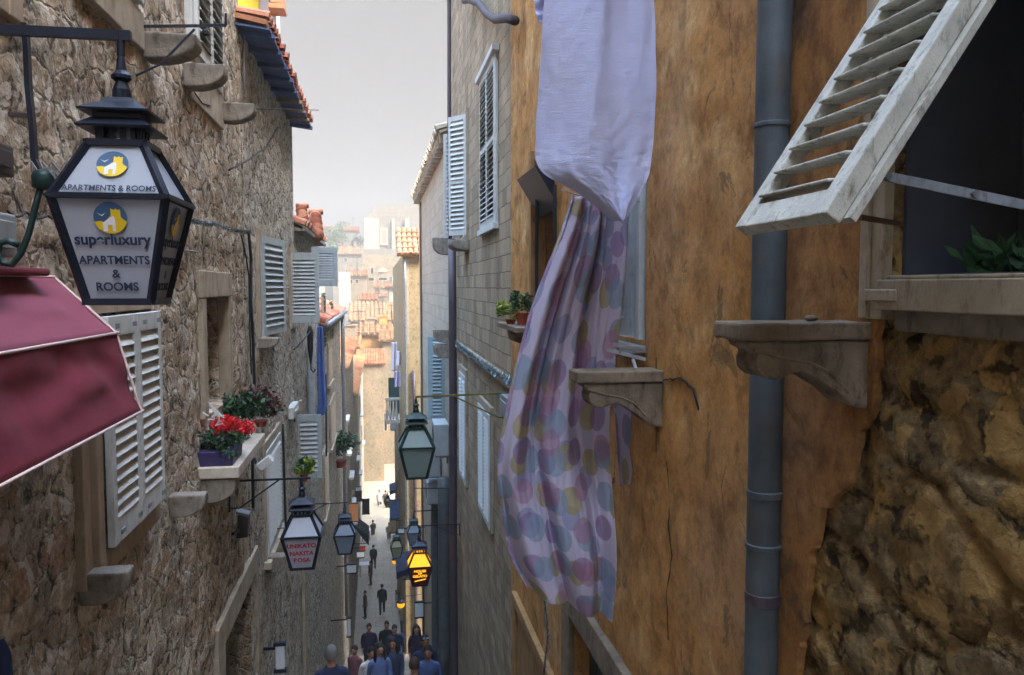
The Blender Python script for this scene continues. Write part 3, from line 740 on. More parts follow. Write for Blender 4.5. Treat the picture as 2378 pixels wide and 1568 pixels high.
# ---- lower houses on the left
HD = thing('gutter_house', 'low stone house with a long metal gutter under clay tiles', 'house', (XL-1, 24, -18), 'stone houses lining the street')
zt = -.92
wall_mesh(XL, 1, 19.202, 29.5, -18.2, zt, [], step=.25, amp=.03, seed=4).build('wall', M['rubble_l2'], HD, smooth=True)
rr = roof_mesh((XL+.16, 19.1, zt+.06), (0, 10.5, 0), (-2.4, 0, 1.0), 42, 6, r=.1).build('roof', M['tile'], HD)
MB().tube([(XL+.22, 19.0, zt+.02), (XL+.22, 29.6, zt+.02)], .07, 10).build('gutter', M['galv'], rr, smooth=True)
for k in range(26): MB().box((XL, 19.4+k*.4, zt-.22), (XL+.14, 19.52+k*.4, zt-.04)).build('dentil', M['trim'], HD)
for (px0, px1, py0, py1, lb) in ((742, 752, 1085, 1240, 'dim shuttered window near the stair foot'), (760, 772, 960, 1060, 'narrow stone-framed window under the gutter'), (757, 766, 810, 900, 'upper shuttered window right under the gutter')):
    win_small(HD, px0, px1, py0, py1, lb, mat='beige', nsl=12)
HE = thing('lower_stone_house', 'lower stone house with white brackets stepping down the left side', 'house', (XL-1, 36, -18), 'stone houses lining the street')
wall_mesh(XL-.02, 1, 29.502, 44, -18.2, -3.1, [], step=.4, amp=.03, seed=5).build('wall', M['rubble_l2'], HE, smooth=True)
roof_mesh((XL+.2, 29.4, -3.05), (0, 14.7, 0), (-2.6, 0, 1.1), 60, 6, r=.1).build('roof', M['tile_o'], HE)
HF = thing('end_stone_house', 'last stone house on the left beside the sunlit end wall', 'house', (XL-1, 56, -18), 'stone houses lining the street')
wall_mesh(XL-.04, 1, 44.002, 70, -18.2, -6.0, [], step=.6, amp=.03, seed=6).build('wall', M['rubble_l2'], HF, smooth=True)
roof_mesh((XL+.15, 44, -5.95), (0, 26, 0), (-3, 0, 1.3), 90, 6, r=.11).build('roof', M['tile_o'], HF)
for i, (Yc, z_) in enumerate(((31, -5.0), (33.5, -6.8), (36, -8.4), (38, -10.2), (40.5, -11.8), (43, -13.0), (47, -10), (52, -12), (57, -9), (62, -12))):
    par = HE if Yc < 44 else HF
    o = winframe(par, Yc, Yc+.8, z_, z_+1.2, XL-.02, 1, None, pane=True)
    MB().box((XL, Yc-.3, z_-.2), (XL+.22, Yc+1.1, z_-.1)).build('sill', M['white'], o)

# ================================================================== RIGHT SIDE
RA = thing('orange_plastered_house', 'house with peeling orange plaster filling the right side of the view', 'house', (XR+1, 4, -11), 'stone houses lining the street')
# near window opening
ny0, ny1 = 1.25, PX(2072, 600, XR).y; nz0 = zR(2378, 634); nz1 = .92
m2y0, m2y1 = yR(1500), yR(1500)+1.0; m2z0, m2z1 = zR(1500, 792), zR(1500, 792)+1.75
m3y0, m3y1 = yR(1292), yR(1243); m3z0, m3z1 = zR(1243, 760), zR(1292, 420)
# entrance below
e_y0, e_y1 = yR(1455), yR(1338); e_z1 = zR(1338, 1435)
ROUGH_Y = PX(1800, 900, XR-.0).y
wall_mesh(XR, -1, ROUGH_Y, 9.06, -12, 5.9, [(m2y0, m2y1, m2z0, m2z1), (m3y0, m3y1, m3z0, m3z1), (e_y0, e_y1, -7, e_z1)], step=.08, amp=.016, seed=11).build('wall', M['orange'], RA, smooth=True)
MB().box((XR+.02, ROUGH_Y, 5.9), (XR+3, 8.1, 8.5)).build('unseen_upper_wall', M['orange'], RA)  # unseen storey, cut short to leave a gap for the sun
RB = thing('rough_stone_house', 'rough brown stone house at the right edge with the propped-open shutter', 'house', (XR+1, 0, -11), 'stone houses lining the street')
wall_mesh(XR, -1, -7, ROUGH_Y-.002, -12, 8.5, [(ny0, ny1, nz0, nz1)], step=.02, amp=.05, seed=12, blocks=True).build('wall', M['rubble_r'], RB, smooth=True)
# remaining coat of render over the stones, with a ragged broken edge
def ragged(pts, n=9, am=.012, closed=True):
    out = []
    for i in range(len(pts)):
        p, q = pts[i], pts[(i+1) % len(pts)]
        for k in range(n):
            t = k/n; r_ = p.lerp(q, t); o_ = noise.noise_vector(r_*13)*am*2+noise.noise_vector(r_*41)*am; o_.x = 0; out.append(r_+o_)
    return out
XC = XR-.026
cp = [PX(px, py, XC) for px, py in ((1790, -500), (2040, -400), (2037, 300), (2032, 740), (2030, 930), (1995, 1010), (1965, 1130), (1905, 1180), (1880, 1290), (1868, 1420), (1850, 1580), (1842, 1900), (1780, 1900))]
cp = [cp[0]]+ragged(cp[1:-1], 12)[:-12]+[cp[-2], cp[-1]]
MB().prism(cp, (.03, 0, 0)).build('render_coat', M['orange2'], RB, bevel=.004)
# window frame
fw = MB(); xo = XR-.03
fw.box((xo, ny1+.0, nz0-.13), (XR+.02, ny1+.06, nz1)); fw.box((xo-.012, ny1+.06, nz0-.13), (XR+.02, ny1+.10, nz1))
fw.box((xo-.02, ny0, nz0-.1), (XR+.05, ny1+.0, nz0-.012)); fw.box((xo+.01, ny0, nz0-.012), (XR+.12, ny1, nz0)); fw.box((xo-.028, ny1-.1, nz0-.075), (xo-.02, ny1+.05, nz0-.04))
fw.box((xo, ny1+.1, nz1), (XR, ny0, nz1+.05))
fo = fw.build('window', M['cream_old'], RB, bevel=.004); fo['label'] = 'open window with an aged cream frame and board sill'
MB().box((XR-.02, ny0, nz0-.16), (XR+.05, ny1-.05, nz0-.1)).build('sill', M['trim_d'], fo)
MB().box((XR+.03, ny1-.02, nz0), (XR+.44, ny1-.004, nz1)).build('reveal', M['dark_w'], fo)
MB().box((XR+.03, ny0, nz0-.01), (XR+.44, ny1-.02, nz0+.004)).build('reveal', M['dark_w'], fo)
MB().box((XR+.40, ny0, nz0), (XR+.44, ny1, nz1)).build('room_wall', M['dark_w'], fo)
# propped louvred shutter
A = Vector((1.02, ny1-.0, .155)); Hh = Vector((1.5-.015, ny1, .86)); V = (Hh-A).normalized(); ln = (Hh-A).length
Np = Vector((-V.z, 0, V.x))
ps = shutter_mb(A+Np*0, -UY, V, Np, ny1-1.68, ln, 9, t=.045, st=.062, top=.06, bot=.075, tilt=.95, sw=.085)
po = ps.build('shutter', M['white_old'], fo, bevel=.004); po['label'] = 'peeling white louvred shutter propped outwards on metal stays'
# second, inner edge of the near stile gives the depth seen in the photo
MB().abox(A+UY*(-(ny1-1.68)-.0)+V*(ln/2)-Np*.032, -UY, V, Np, .05, ln-.03, .018).build('stile_bead', M['white_old'], po)
a0 = A+V*.19+UY*(-(ny1-1.68)+.02); a0 = PX(2050, 408, 1.16)
a1 = PX(2378, 476, 1.47)
st = MB().bar(a0, a1, .008, .022); d = (a1-a0)
for q in (.02, .64): 
    c = a0+d*q; st.tube([c+Vector((0, -.012, 0)), c+Vector((0, .012, 0))], .009, 10)
st.build('stay', M['galv'], po)
MB().bar(PX(1998, 505, 1.13), PX(2090, 520, 1.48), .006, .014).build('stay', M['pipe_t'], po)
# dressed corbels
z2 = PY(1700, 748, 2.28).z; x2 = PY(1697, 748, 2.28).x
c2 = corbel(RB, 2.29, XR, z2, -1, XR-x2, .27, .15, style='scroll', mat=M['trim_o'], lab='scrolled stone corbel in front of the drainpipe', rough=.012)
z1c = PY(1335, 860, 4.14).z; x1c = PY(1335, 860, 4.14).x
corbel(RA, 4.14, XR, z1c, -1, XR-x1c, .31, .17, style='scroll', mat=M['trim_o'], lab='scrolled stone corbel in front of the dotted sheet', rough=.010)
# second window (behind the cloth)
fr = MB(); fr.box((XR-.02, m2y0+.07, m2z0), (XR+.2, m2y0+.13, m2z1)); fr.box((XR+.12, m2y0+.13, m2z0), (XR+.16, m2y1, m2z0+.06))
f2 = fr.build('window', M['white'], RA, bevel=.004); f2['label'] = 'window with a white frame half hidden by the hanging cloth'
MB().box((XR+.36, m2y0, m2z0), (XR+.4, m2y1, m2z1)).build('pane', M['pane'], f2)
shutter_mb((XR-.03, m2y0+.13, m2z0+.02), Vector((-.25, .5, 0)), UZ, Vector((-1, -.3, 0)), .4, 1.5, 16, tilt=.6).build('shutter', M['greyshut'], f2)
MB().box((XR-.16, m2y0-.02, m2z0-.07), (XR+.1, m2y1, m2z0-.03)).build('sill', M['plastic_g'], f2)
# third window with hood
f3 = MB(); f3.box((XR-.05, m3y1-.03, m3z0-.1), (XR+.1, m3y1+.06, m3z1+.4)); f3.box((XR-.02, m3y0-.06, m3z0-.1), (XR+.1, m3y0, m3z1+.4))
f3.box((XR-.02, m3y0-.06, m3z1+.3), (XR+.1, m3y1+.06, m3z1+.4)); f3o = f3.build('window', M['ochrewood'], RA, bevel=.006); f3o['label'] = 'ochre-framed window beyond the hanging sheets'
MB().box((XR+.2, m3y0, m3z0), (XR+.24, m3y1, m3z1)).build('pane', M['dark'], f3o)
hA, hB, hC = PY(1200, 418, 7.6), PY(1250, 390, 7.6), PY(1252, 505, 7.6)
MB().prism([hA, hB, hC], (0, -.9, 0)).build('hood', M['iron'], f3o)
for px in (1247, 1289):
    a, b_ = PX(px, 430, XR-.04), PX(px, 660, XR-.04); MB().tube([a, Vector((a.x, a.y, b_.z-.3))], .016, 6).build('iron_bar', M['cable'], f3o)
yv = yR(1187)-.9; cz = PX(1187, 757, 1.25).z
MB().box((1.24, 7.2, cz-.05), (XR, 8.4, cz)).build('sill', M['trim_o'], f3o, bevel=.006)
corbel(RA, 7.75, XR, cz-.05, -1, .24, .14, .18, mat=M['trim_o'], lab='small corbel under the flower pots')
# entrance at the foot
en = MB(); en.box((XR-.05, e_y0-.3, e_z1), (XR+.1, e_y1+.3, e_z1+.22)); en.box((XR-.05, e_y1, -7), (XR+.1, e_y1+.25, e_z1)); en.box((XR-.05, e_y0-.25, -7), (XR+.1, e_y0, e_z1))
eo = en.build('doorway', M['trim_o'], RA, bevel=.01); eo['label'] = 'dark double doorway under a slanting stone lintel'
m = MB()
for k in range(6): 
    yy = e_y0+(e_y1-e_y0)*k/6; m.box((XR+.12, yy+.01, -7), (XR+.18, yy+(e_y1-e_y0)/6-.01, e_z1))
m.build('door_leaf', plain('dark_green_door', '#26332b', .6, var=.2), eo)
m = MB(); ga, gb = yR(1302), yR(1200); gz = zR(1200, 1372)
m.box((XR-.06, ga, gz-.12), (XR, gb, gz)); m.box((XR-.05, gb-.14, -7), (XR, gb, gz-.12)); m.box((XR-.05, ga, -7), (XR, ga+.14, gz-.12)); m.box((XR-.02, ga+.14, -7), (XR+.0, gb-.14, gz-.12))
go = m.build('door', M['ochrewood'], RA, bevel=.008); go['label'] = 'pale ochre wooden door below the dotted sheet'
# roof edge ornament at the top: gutter of the ashlar house
RC = thing('ashlar_house', 'house of squared grey stone blocks with white louvred windows', 'house', (XR+1, 12, -15), 'stone houses lining the street')
wall_mesh(XR+.015, -1, 9.062, 16.7, -15, 6.35, [], step=.16, amp=.012, seed=13).build('wall', M['ashlar_r'], RC, smooth=True)
MB().box((XR+.03, 10.2, 6.35), (XR+3, 16.7, 8.0)).build('unseen_upper_wall', M['ashlar_r'], RC)  # unseen storey, set back so sun can reach the left wall under the eave
g_ = [PX(px, py, XR-.1) for px, py in ((1078, 2), (1090, 0), (1112, 8), (1130, 32), (1150, 46), (1178, 42), (1196, 48))]
MB().tube(g_, .05, 10).build('gutter', M['rafter'], RC, smooth=True)
xx = XR+.015
# tall white louvred window
ua, ub = yR(1153), yR(1119); uz0, uz1 = zR(1153, 517), zR(1119, 190)
m = MB(); m.box((xx-.07, ua-.1, uz0-.08), (xx, ub+.12, uz0)); m.box((xx-.09, ua-.16, uz1), (xx, ub+.16, uz1+.08)); m.box((xx-.04, ua-.07, uz0), (xx, ua, uz1)); m.box((xx-.04, ub, uz0), (xx, ub+.07, uz1))
uo = m.build('window', M['white'], RC, bevel=.005); uo['label'] = 'tall window closed with white louvred shutters above the ashlar'
lw = (ub-ua)/2
for k in range(2): shutter_mb((xx-.03, ua+k*lw+.004, uz0), UY, UZ, -UX, lw-.008, uz1-uz0, 26, tilt=.75, mid=(uz1-uz0)*.52, solid_back=False).build('shutter', M['white'], uo)
# window with open leaves
va, vb = yR(1086), yR(1086)+1.1; vz0, vz1 = zR(1086, 545), zR(1086, 262)
vo = winframe(RC, va, vb, vz0, vz1, xx, -1, 'window with both white shutters swung open')
U1 = Vector((-.26, .35, 0)); s = shutter_mb((xx-.03, va, vz0), U1, UZ, Vector((-1, -.7, 0)), U1.length, vz1-vz0, 22, mid=(vz1-vz0)*.45, tilt=.6, solid_back=True).build('shutter', M['white'], vo)
s['label'] = 'open shutter leaf right of the tall drainpipe'
Y2 = 16.5; a, b_ = PY(1031, 553, Y2), PY(1046, 312, Y2)
s = shutter_mb((a.x, Y2, a.z), UX, UZ, -UY, .36, b_.z-a.z, 22, mid=(b_.z-a.z)*.45, tilt=.6, solid_back=True).build('shutter', M['white'], vo); s['label'] = 'open shutter leaf left of the tall drainpipe'
corbel(RC, va+.3, xx, vz0-.1, -1, .3, .16, .8, lab='long grey corbel under the open shutters')
# string course, low windows
ca, cb_ = yR(1188), 16.7; cz = zR(1188, 905)
MB().box((xx-.05, 9.065, cz), (xx, 16.7, cz+.13)).build('string_course', M['trim'], RC, bevel=.008)
for (px0, px1, py0, py1, lb) in ((1113, 1140, 962, 1225, 'low window with bright louvres below the silver garland'), (1068, 1082, 872, 1120, 'low window with dull louvres beside the wide pipe')):
    win_small(RC, px0, px1, py0, py1, lb, x=xx, side=-1, mat='white', nsl=26, sill=False, two=True)

# ---- houses farther along the right
RD = thing('pale_stone_house', 'pale stone house with a tiled cornice beyond the tall drainpipe', 'house', (XR+1, 22, -17), 'stone houses lining the street')
wall_mesh(XR, -1, 16.702, 30, -18.2, 3.2, [], step=.3, amp=.02, seed=14).build('wall', M['ashlar_p'], RD, smooth=True)
ro = roof_mesh((XR-.22, 16.8, 3.25), (0, 13.3, 0), (2.4, 0, .9), 44, 6, r=.12).build('roof', M['tile_p'], RD)
for k in range(20): MB().box((XR-.2, 17+k*.66, 3.02), (XR, 17.25+k*.66, 3.2)).build('eave_bracket', M['trim'], RD)
for (px0, px1, py0, py1, lb) in ((1010, 1016, 500, 640, 'slender upper window under the tiled cornice'), (992, 998, 520, 620, 'narrow dark window near the far corner')):
    win_small(RD, px0, px1, py0, py1, lb, side=-1, mat='beige', nsl=10, sill=False)
Yb = 18.5; a, b_ = PY(994, 975, Yb), PY(1036, 782, Yb)
s = shutter_mb((a.x, Yb, a.z), UX, UZ, -UY, b_.x-a.x, b_.z-a.z, 20, mid=(b_.z-a.z)*.82, tilt=.6, st=.12, solid_back=True).build('shutter', M['blueshut'], RD); s['label'] = 'large pale blue shutter standing open left of the pipe'
corbel(RD, 17.2, XR, PY(1030, 553, 17.2).z, -1, .36, .36, .3, lab='dark rounded corbel touching the drainpipe joint', mat=M['trim_d'])
for (py0, py1, lb) in ((765, 795, 'upper of two stacked corbels by the blue shutter'), (800, 834, 'lower of two stacked corbels by the blue shutter')):
    corbel(RD, 17.6, XR, PY(1030, py0, 17.6).z, -1, .33, .3, .2, lab=lb, mat=M['trim_d'])
RE = thing('projecting_yellow_house', 'ochre-yellow house front projecting into the street under clay tiles', 'house', (1.6, 35, -18), 'stone houses lining the street')
Ye = 33.0; xa = PY(936, 600, Ye).x; ztp = PY(950, 592, Ye).z
MB().box((xa, Ye, -18.2), (5.5, 57, ztp)).build('wall', M['yellow'], RE)
zr = PY(950, 528, Ye+1).z
roof_mesh((xa-.25, Ye-.3, ztp-.02), (3.5, 0, 0), (0, 2.4, zr-ztp), 16, 5, r=.11).build('roof', M['tile_y'], RE)
MB().box((PY(943, 610, Ye).x, Ye-.02, PY(940, 800, Ye).z), (PY(949, 610, Ye).x, Ye-.001, PY(940, 600, Ye).z)).build('corner_trim', M['trim'], RE)
# balcony with balusters and a green door on its street face
by = 40.0; bp = PX(900, 930, xa); zb = PY(905, 975, by).z; zt = PY(905, 925, by).z
bx0 = PY(895, 950, by).x; 
bal = MB().box((bx0, by, zb-.2), (xa, by+2.4, zb)).build('balcony', M['marble'], RE, bevel=.02)
MB().box((bx0, by, zt-.12), (xa, by+.16, zt)).build('handrail', M['marble'], bal)
for k in range(4):
    xq = bx0+.08+k*(xa-bx0-.1)/4
    MB().lathe((xq, by+.08, zb), [(.05, 0), (.05, .08), (.09, .25), (.06, .5), (.04, .75), (.06, zt-zb-.12)], 8).build('baluster', M['marble'], bal, smooth=True)
MB().box((bx0+.18, by+1.9, zb+.0), (xa-.0, by+1.96, zb+1.9)).build('door', plain('dark_green_shutter', '#20433c', .6), RE)

def crack(parent, pts, x, r=.003):
    P_ = []
    for (a, b__) in zip(pts[:-1], pts[1:]):
        p, q = PX(a[0], a[1], x), PX(b__[0], b__[1], x)
        for k in range(8):
            t = k/8; v_ = p.lerp(q, t)+noise.noise_vector(p.lerp(q, t)*25)*.012; v_.x = x; P_.append(v_)
    MB().tube(P_, [r*(.4+.8*abs(noise.noise(p*9)))+.0008 for p in P_], 5).build('crack', M['dark'], parent)
crack(RA, [(1536, 884), (1580, 878), (1610, 905), (1624, 960)], XR-.004, .005)
crack(RA, [(1548, 1075), (1556, 1150), (1552, 1220), (1560, 1290), (1548, 1380), (1552, 1500)], XR+.003, .003)
# ================================================================== FAR BUILDINGS
def far_house(name, label, px0, px1, pyt, Y, depth, wall, zb=-19, roof=None, rmat='tile_o', rh=None, wins=(), wmat='dark', cat='house', group='hillside buildings beyond the street', over=.4, cols=None):
    a = PY(px0, pyt, Y); b_ = PY(px1, pyt, Y); z1 = a.z
    h = thing(name, label, cat, ((a.x+b_.x)/2, Y+depth/2, zb), group)
    MB().box((a.x, Y, zb), (b_.x, Y+depth, z1)).build('wall', M[wall], h)
    W_ = b_.x-a.x
    if roof is not None:
        zr = PY(px0, roof, Y+depth*.5).z
        cols = cols or max(6, int(W_/ .45)); rows = max(4, int(depth/.9))
        roof_mesh((a.x-over, Y-over, z1-.05), (W_+2*over, 0, 0), (0, depth*.5+over, zr-z1+.05), cols, rows, n=4).build('roof', M[rmat], h)
        MB().prism([(a.x-over, Y+depth*.5, zr), (a.x-over, Y+depth+over, z1), (a.x-over, Y+depth*.5, z1)], (W_+2*over, 0, 0)).build('roof', M[rmat], h)
    if roof is not None and group:
        for q in range(2):
            cx_ = a.x+W_*random.uniform(.15, .85); cy_ = Y+depth*random.uniform(.3, .5); MB().box((cx_-.35, cy_-.25, z1), (cx_+.35, cy_+.25, zr+.8)).box((cx_-.45, cy_-.35, zr+.8), (cx_+.45, cy_+.35, zr+.95)).build('chimney', M[wall], h)
        MB().tube([(cx_+1, cy_, zr-.5), (cx_+1, cy_, zr+2.2)], .04, 5).tube([(cx_+.5, cy_, zr+2), (cx_+1.5, cy_, zr+2)], .03, 5).build('aerial', M['iron'], h)
    for (wx0, wx1, wy0, wy1) in wins:
        p, q = PY(wx0, wy1, Y), PY(wx1, wy0, Y)
        m = MB(); t_ = .12
        m.box((p.x-t_, Y-.06, p.z-t_), (p.x, Y+.02, q.z+t_)); m.box((q.x, Y-.06, p.z-t_), (q.x+t_, Y+.02, q.z+t_)); m.box((p.x, Y-.06, q.z), (q.x, Y+.02, q.z+t_)); m.box((p.x, Y-.06, p.z-t_), (q.x, Y+.02, p.z))
        o = m.build('window', M['trim'], h); MB().box((p.x, Y-.02, p.z), (q.x, Y+.02, q.z)).build('pane', M[wmat], o)
    return h
# sunlit wall closing the street
EW = far_house('end_wall_house', 'tall blank cream wall in full sun closing the foot of the street', 815, 890, 845, 73, 9, 'cream', roof=812, rmat='tile_o', group=None, over=.25, cols=14)
far_house('shaded_lane_house', 'pale house in the gap right of the sunlit end wall', 889, 990, 790, 80, 8, 'cream', roof=770, rmat='tile_y', wins=((893, 898, 960, 1000),), group=None)
far_house('red_dormer_house', 'small coral-red dormer with orange tiles just left of the end wall', 797, 826, 806, 66, 6, 'cream', roof=778, rmat='tile_o', wins=((800, 816, 835, 812),), wmat='white')
far_house('pink_gable_house', 'pinkish plaster house behind the end wall roof', 836, 905, 776, 86, 7, 'orange', roof=752, rmat='tile_y')
far_house('yellow_tile_house', 'house under a broad band of yellow ribbed tiles', 806, 886, 775, 93, 6, 'cream', roof=757, rmat='tile_y')
far_house('gabled_tile_house', 'house with a large sloping orange and yellow tile roof and a small square window', 815, 921, 745, 103, 9, 'cream', roof=703, rmat='tile_y', wins=((900, 911, 707, 719),), wmat='orange')
far_house('small_tile_house', 'low house with a short orange tile roof higher on the slope', 838, 898, 697, 118, 7, 'cream', roof=682, rmat='tile_o')
AR = far_house('arched_window_house', 'long pale house with an arched window below the church', 845, 985, 592, 135, 10, 'cream', wins=((861, 867, 622, 636), (856, 868, 645, 652), (880, 898, 645, 651)))
far_house('left_flat_house', 'white flat-fronted block beside the open shutters', 787, 812, 632, 125, 8, 'whitewash')
far_house('hill_terrace_house', 'pale terrace house in the middle of the hillside', 806, 850, 640, 128, 8, 'cream', wins=((812, 818, 650, 658), (826, 832, 650, 658)), roof=628, rmat='tile_y')
far_house('grey_hill_house', 'grey stone house among trees on the hillside', 772, 838, 590, 168, 9, 'ashlar_f', roof=572, rmat='tile_y', wins=((780, 786, 600, 608), (800, 806, 600, 608)))
far_house('skyline_house', 'long low house with a flat brown cornice on the left skyline', 752, 829, 534, 190, 10, 'ashlar_f', roof=527, rmat='tile_o', wins=((762, 768, 545, 556), (780, 786, 545, 556), (798, 804, 545, 556)))
far_house('slope_house', 'small white house stepping down beneath the church', 870, 925, 668, 124, 6, 'whitewash', roof=655, rmat='tile_y', wins=((880, 884, 674, 682),))
# arched window on AR
Y = 135-.05; c = PY(889, 632, Y); r_ = PY(900, 632, Y).x-c.x
poly = [(c.x+r_*math.cos(math.pi*k/12), Y-.1, c.z+r_*.95*math.sin(math.pi*k/12)) for k in range(13)]
MB().prism(poly, (0, .14, 0)).build('arched_window', M['trim'], AR)
# church
Yc = 175
CH = thing('hilltop_church', 'massive hazy stone church with a barrel roof on the skyline', 'church', (PY(900, 500, Yc).x, Yc+8, -10))
a, b_ = PY(846, 503, Yc), PY(1020, 503, Yc)
MB().box((a.x, Yc, -12), (b_.x, Yc+18, a.z)).build('wall', M['ashlar_f'], CH)
t_ = PY(862, 474, Yc).z; xs_ = [a.x+(b_.x-a.x)*k/16 for k in range(17)]
pr = [(a.x+1.0, Yc+.5, a.z), (a.x+1.8, Yc+.5, a.z+(t_-a.z)*.6), (a.x+2.6, Yc+.5, a.z+(t_-a.z)*.9), (a.x+4.5, Yc+.5, t_), (b_.x, Yc+.5, t_+.3), (b_.x, Yc+.5, a.z)]
MB().prism(pr, (0, 17, 0)).build('roof', M['ashlar_f'], CH)
m = MB()
for (px0, px1) in ((846, 872), (873, 880), (910, 916), (940, 950)):
    p, q = PY(px0, 590, Yc), PY(px1, 508, Yc); m.box((p.x, Yc-.7, p.z-6), (q.x, Yc-.002, q.z))
m.build('buttress', M['trim'], CH, bevel=.05)
p, q = PY(887, 565, Yc), PY(896, 535, Yc); 
m = MB().box((p.x-.4, Yc-.3, p.z-.4), (q.x+.4, Yc-.01, q.z+.5)); o = m.build('window', M['trim'], CH); MB().box((p.x, Yc-.34, p.z), (q.x, Yc-.31, q.z)).build('pane', M['trim_d'], o)
MB().box((a.x-2, Yc-6, -12), (b_.x, Yc-.75, PY(850, 578, Yc-6).z)).build('terrace_wall', M['ashlar_f'], CH)

# trees on the hill: tapered trunk, limbs, crown of small leaf faces
def leaves(mb, c, rad, n, size, mi=0, sq=.8):
    c = Vector(c)
    for _ in range(n):
        d = Vector((random.gauss(0, 1), random.gauss(0, 1), random.gauss(0, 1))).normalized()*rad*(random.random()**.4)
        d.z *= sq
        p = c+d*(1+.35*noise.noise(d*3/rad)); u = Vector((random.gauss(0, 1), random.gauss(0, 1), random.gauss(0, 1))).normalized()
        v = u.cross(Vector((random.gauss(0, 1), random.gauss(0, 1), random.gauss(0, 1)))).normalized(); s_ = size*random.uniform(.6, 1.3)
        mb.add([p-u*s_, p-v*s_*.5, p+u*s_, p+v*s_*.5], [(0, 1, 2, 3)], mi)
    return mb
def tree(px, py, Y, h, label):
    p = PY(px, py, Y); t_ = thing('cypress_tree' if h > 6 else 'garden_tree', label, 'tree', p, 'trees on the hillside')
    MB().tube([p-Vector((0, 0, 2)), p+Vector((0, 0, h*.4)), p+Vector((.1, 0, h*.8))], [.3, .18, .05], 7).build('trunk', M['wood'], t_)
    m = MB()
    for k in range(9):
        leaves(m, p+Vector((random.uniform(-1, 1)*h*.22, random.uniform(-1, 1)*h*.2, h*(.35+.07*k))), h*.2, 60, .28)
    m.build('crown', M['leaf_g'], t_)
for (px, py, Y, h, lb) in ((832, 604, 180, 5, 'cypress on the skyline right of the low house'), (772, 585, 176, 5, 'round tree under the skyline house'), (795, 580, 181, 6, 'dark tree in the middle of the grey slope'),
                           (760, 640, 150, 6, 'leafy tree behind the open shutters')):
    tree(px, py, Y, h, lb)

# ================================================================== LANTERNS
def text_obj(name, s, size, mat, parent, M4, bold=0, ext=.0008, sx=1):
    cu = bpy.data.curves.new(name, 'FONT'); cu.body = s; cu.size = size; cu.align_x = 'CENTER'; cu.align_y = 'CENTER'; cu.extrude = ext; cu.offset = bold
    tmp = bpy.data.objects.new('tmp', cu); COL.objects.link(tmp); dg = bpy.context.evaluated_depsgraph_get()
    me = bpy.data.meshes.new_from_object(tmp.evaluated_get(dg)); bpy.data.objects.remove(tmp)
    me.materials.clear(); me.materials.append(mat); me.transform(Matrix.Diagonal((sx, 1, 1, 1))); me.transform(M4)
    xs = [v.co for v in me.vertices]; o0 = sum(xs, Vector())/max(1, len(xs))
    me.transform(Matrix.Translation(-o0)); o = bpy.data.objects.new(name, me); COL.objects.link(o); o.parent = parent; o.location = o0-WL[parent.name]; reg(o, o0)
    return o
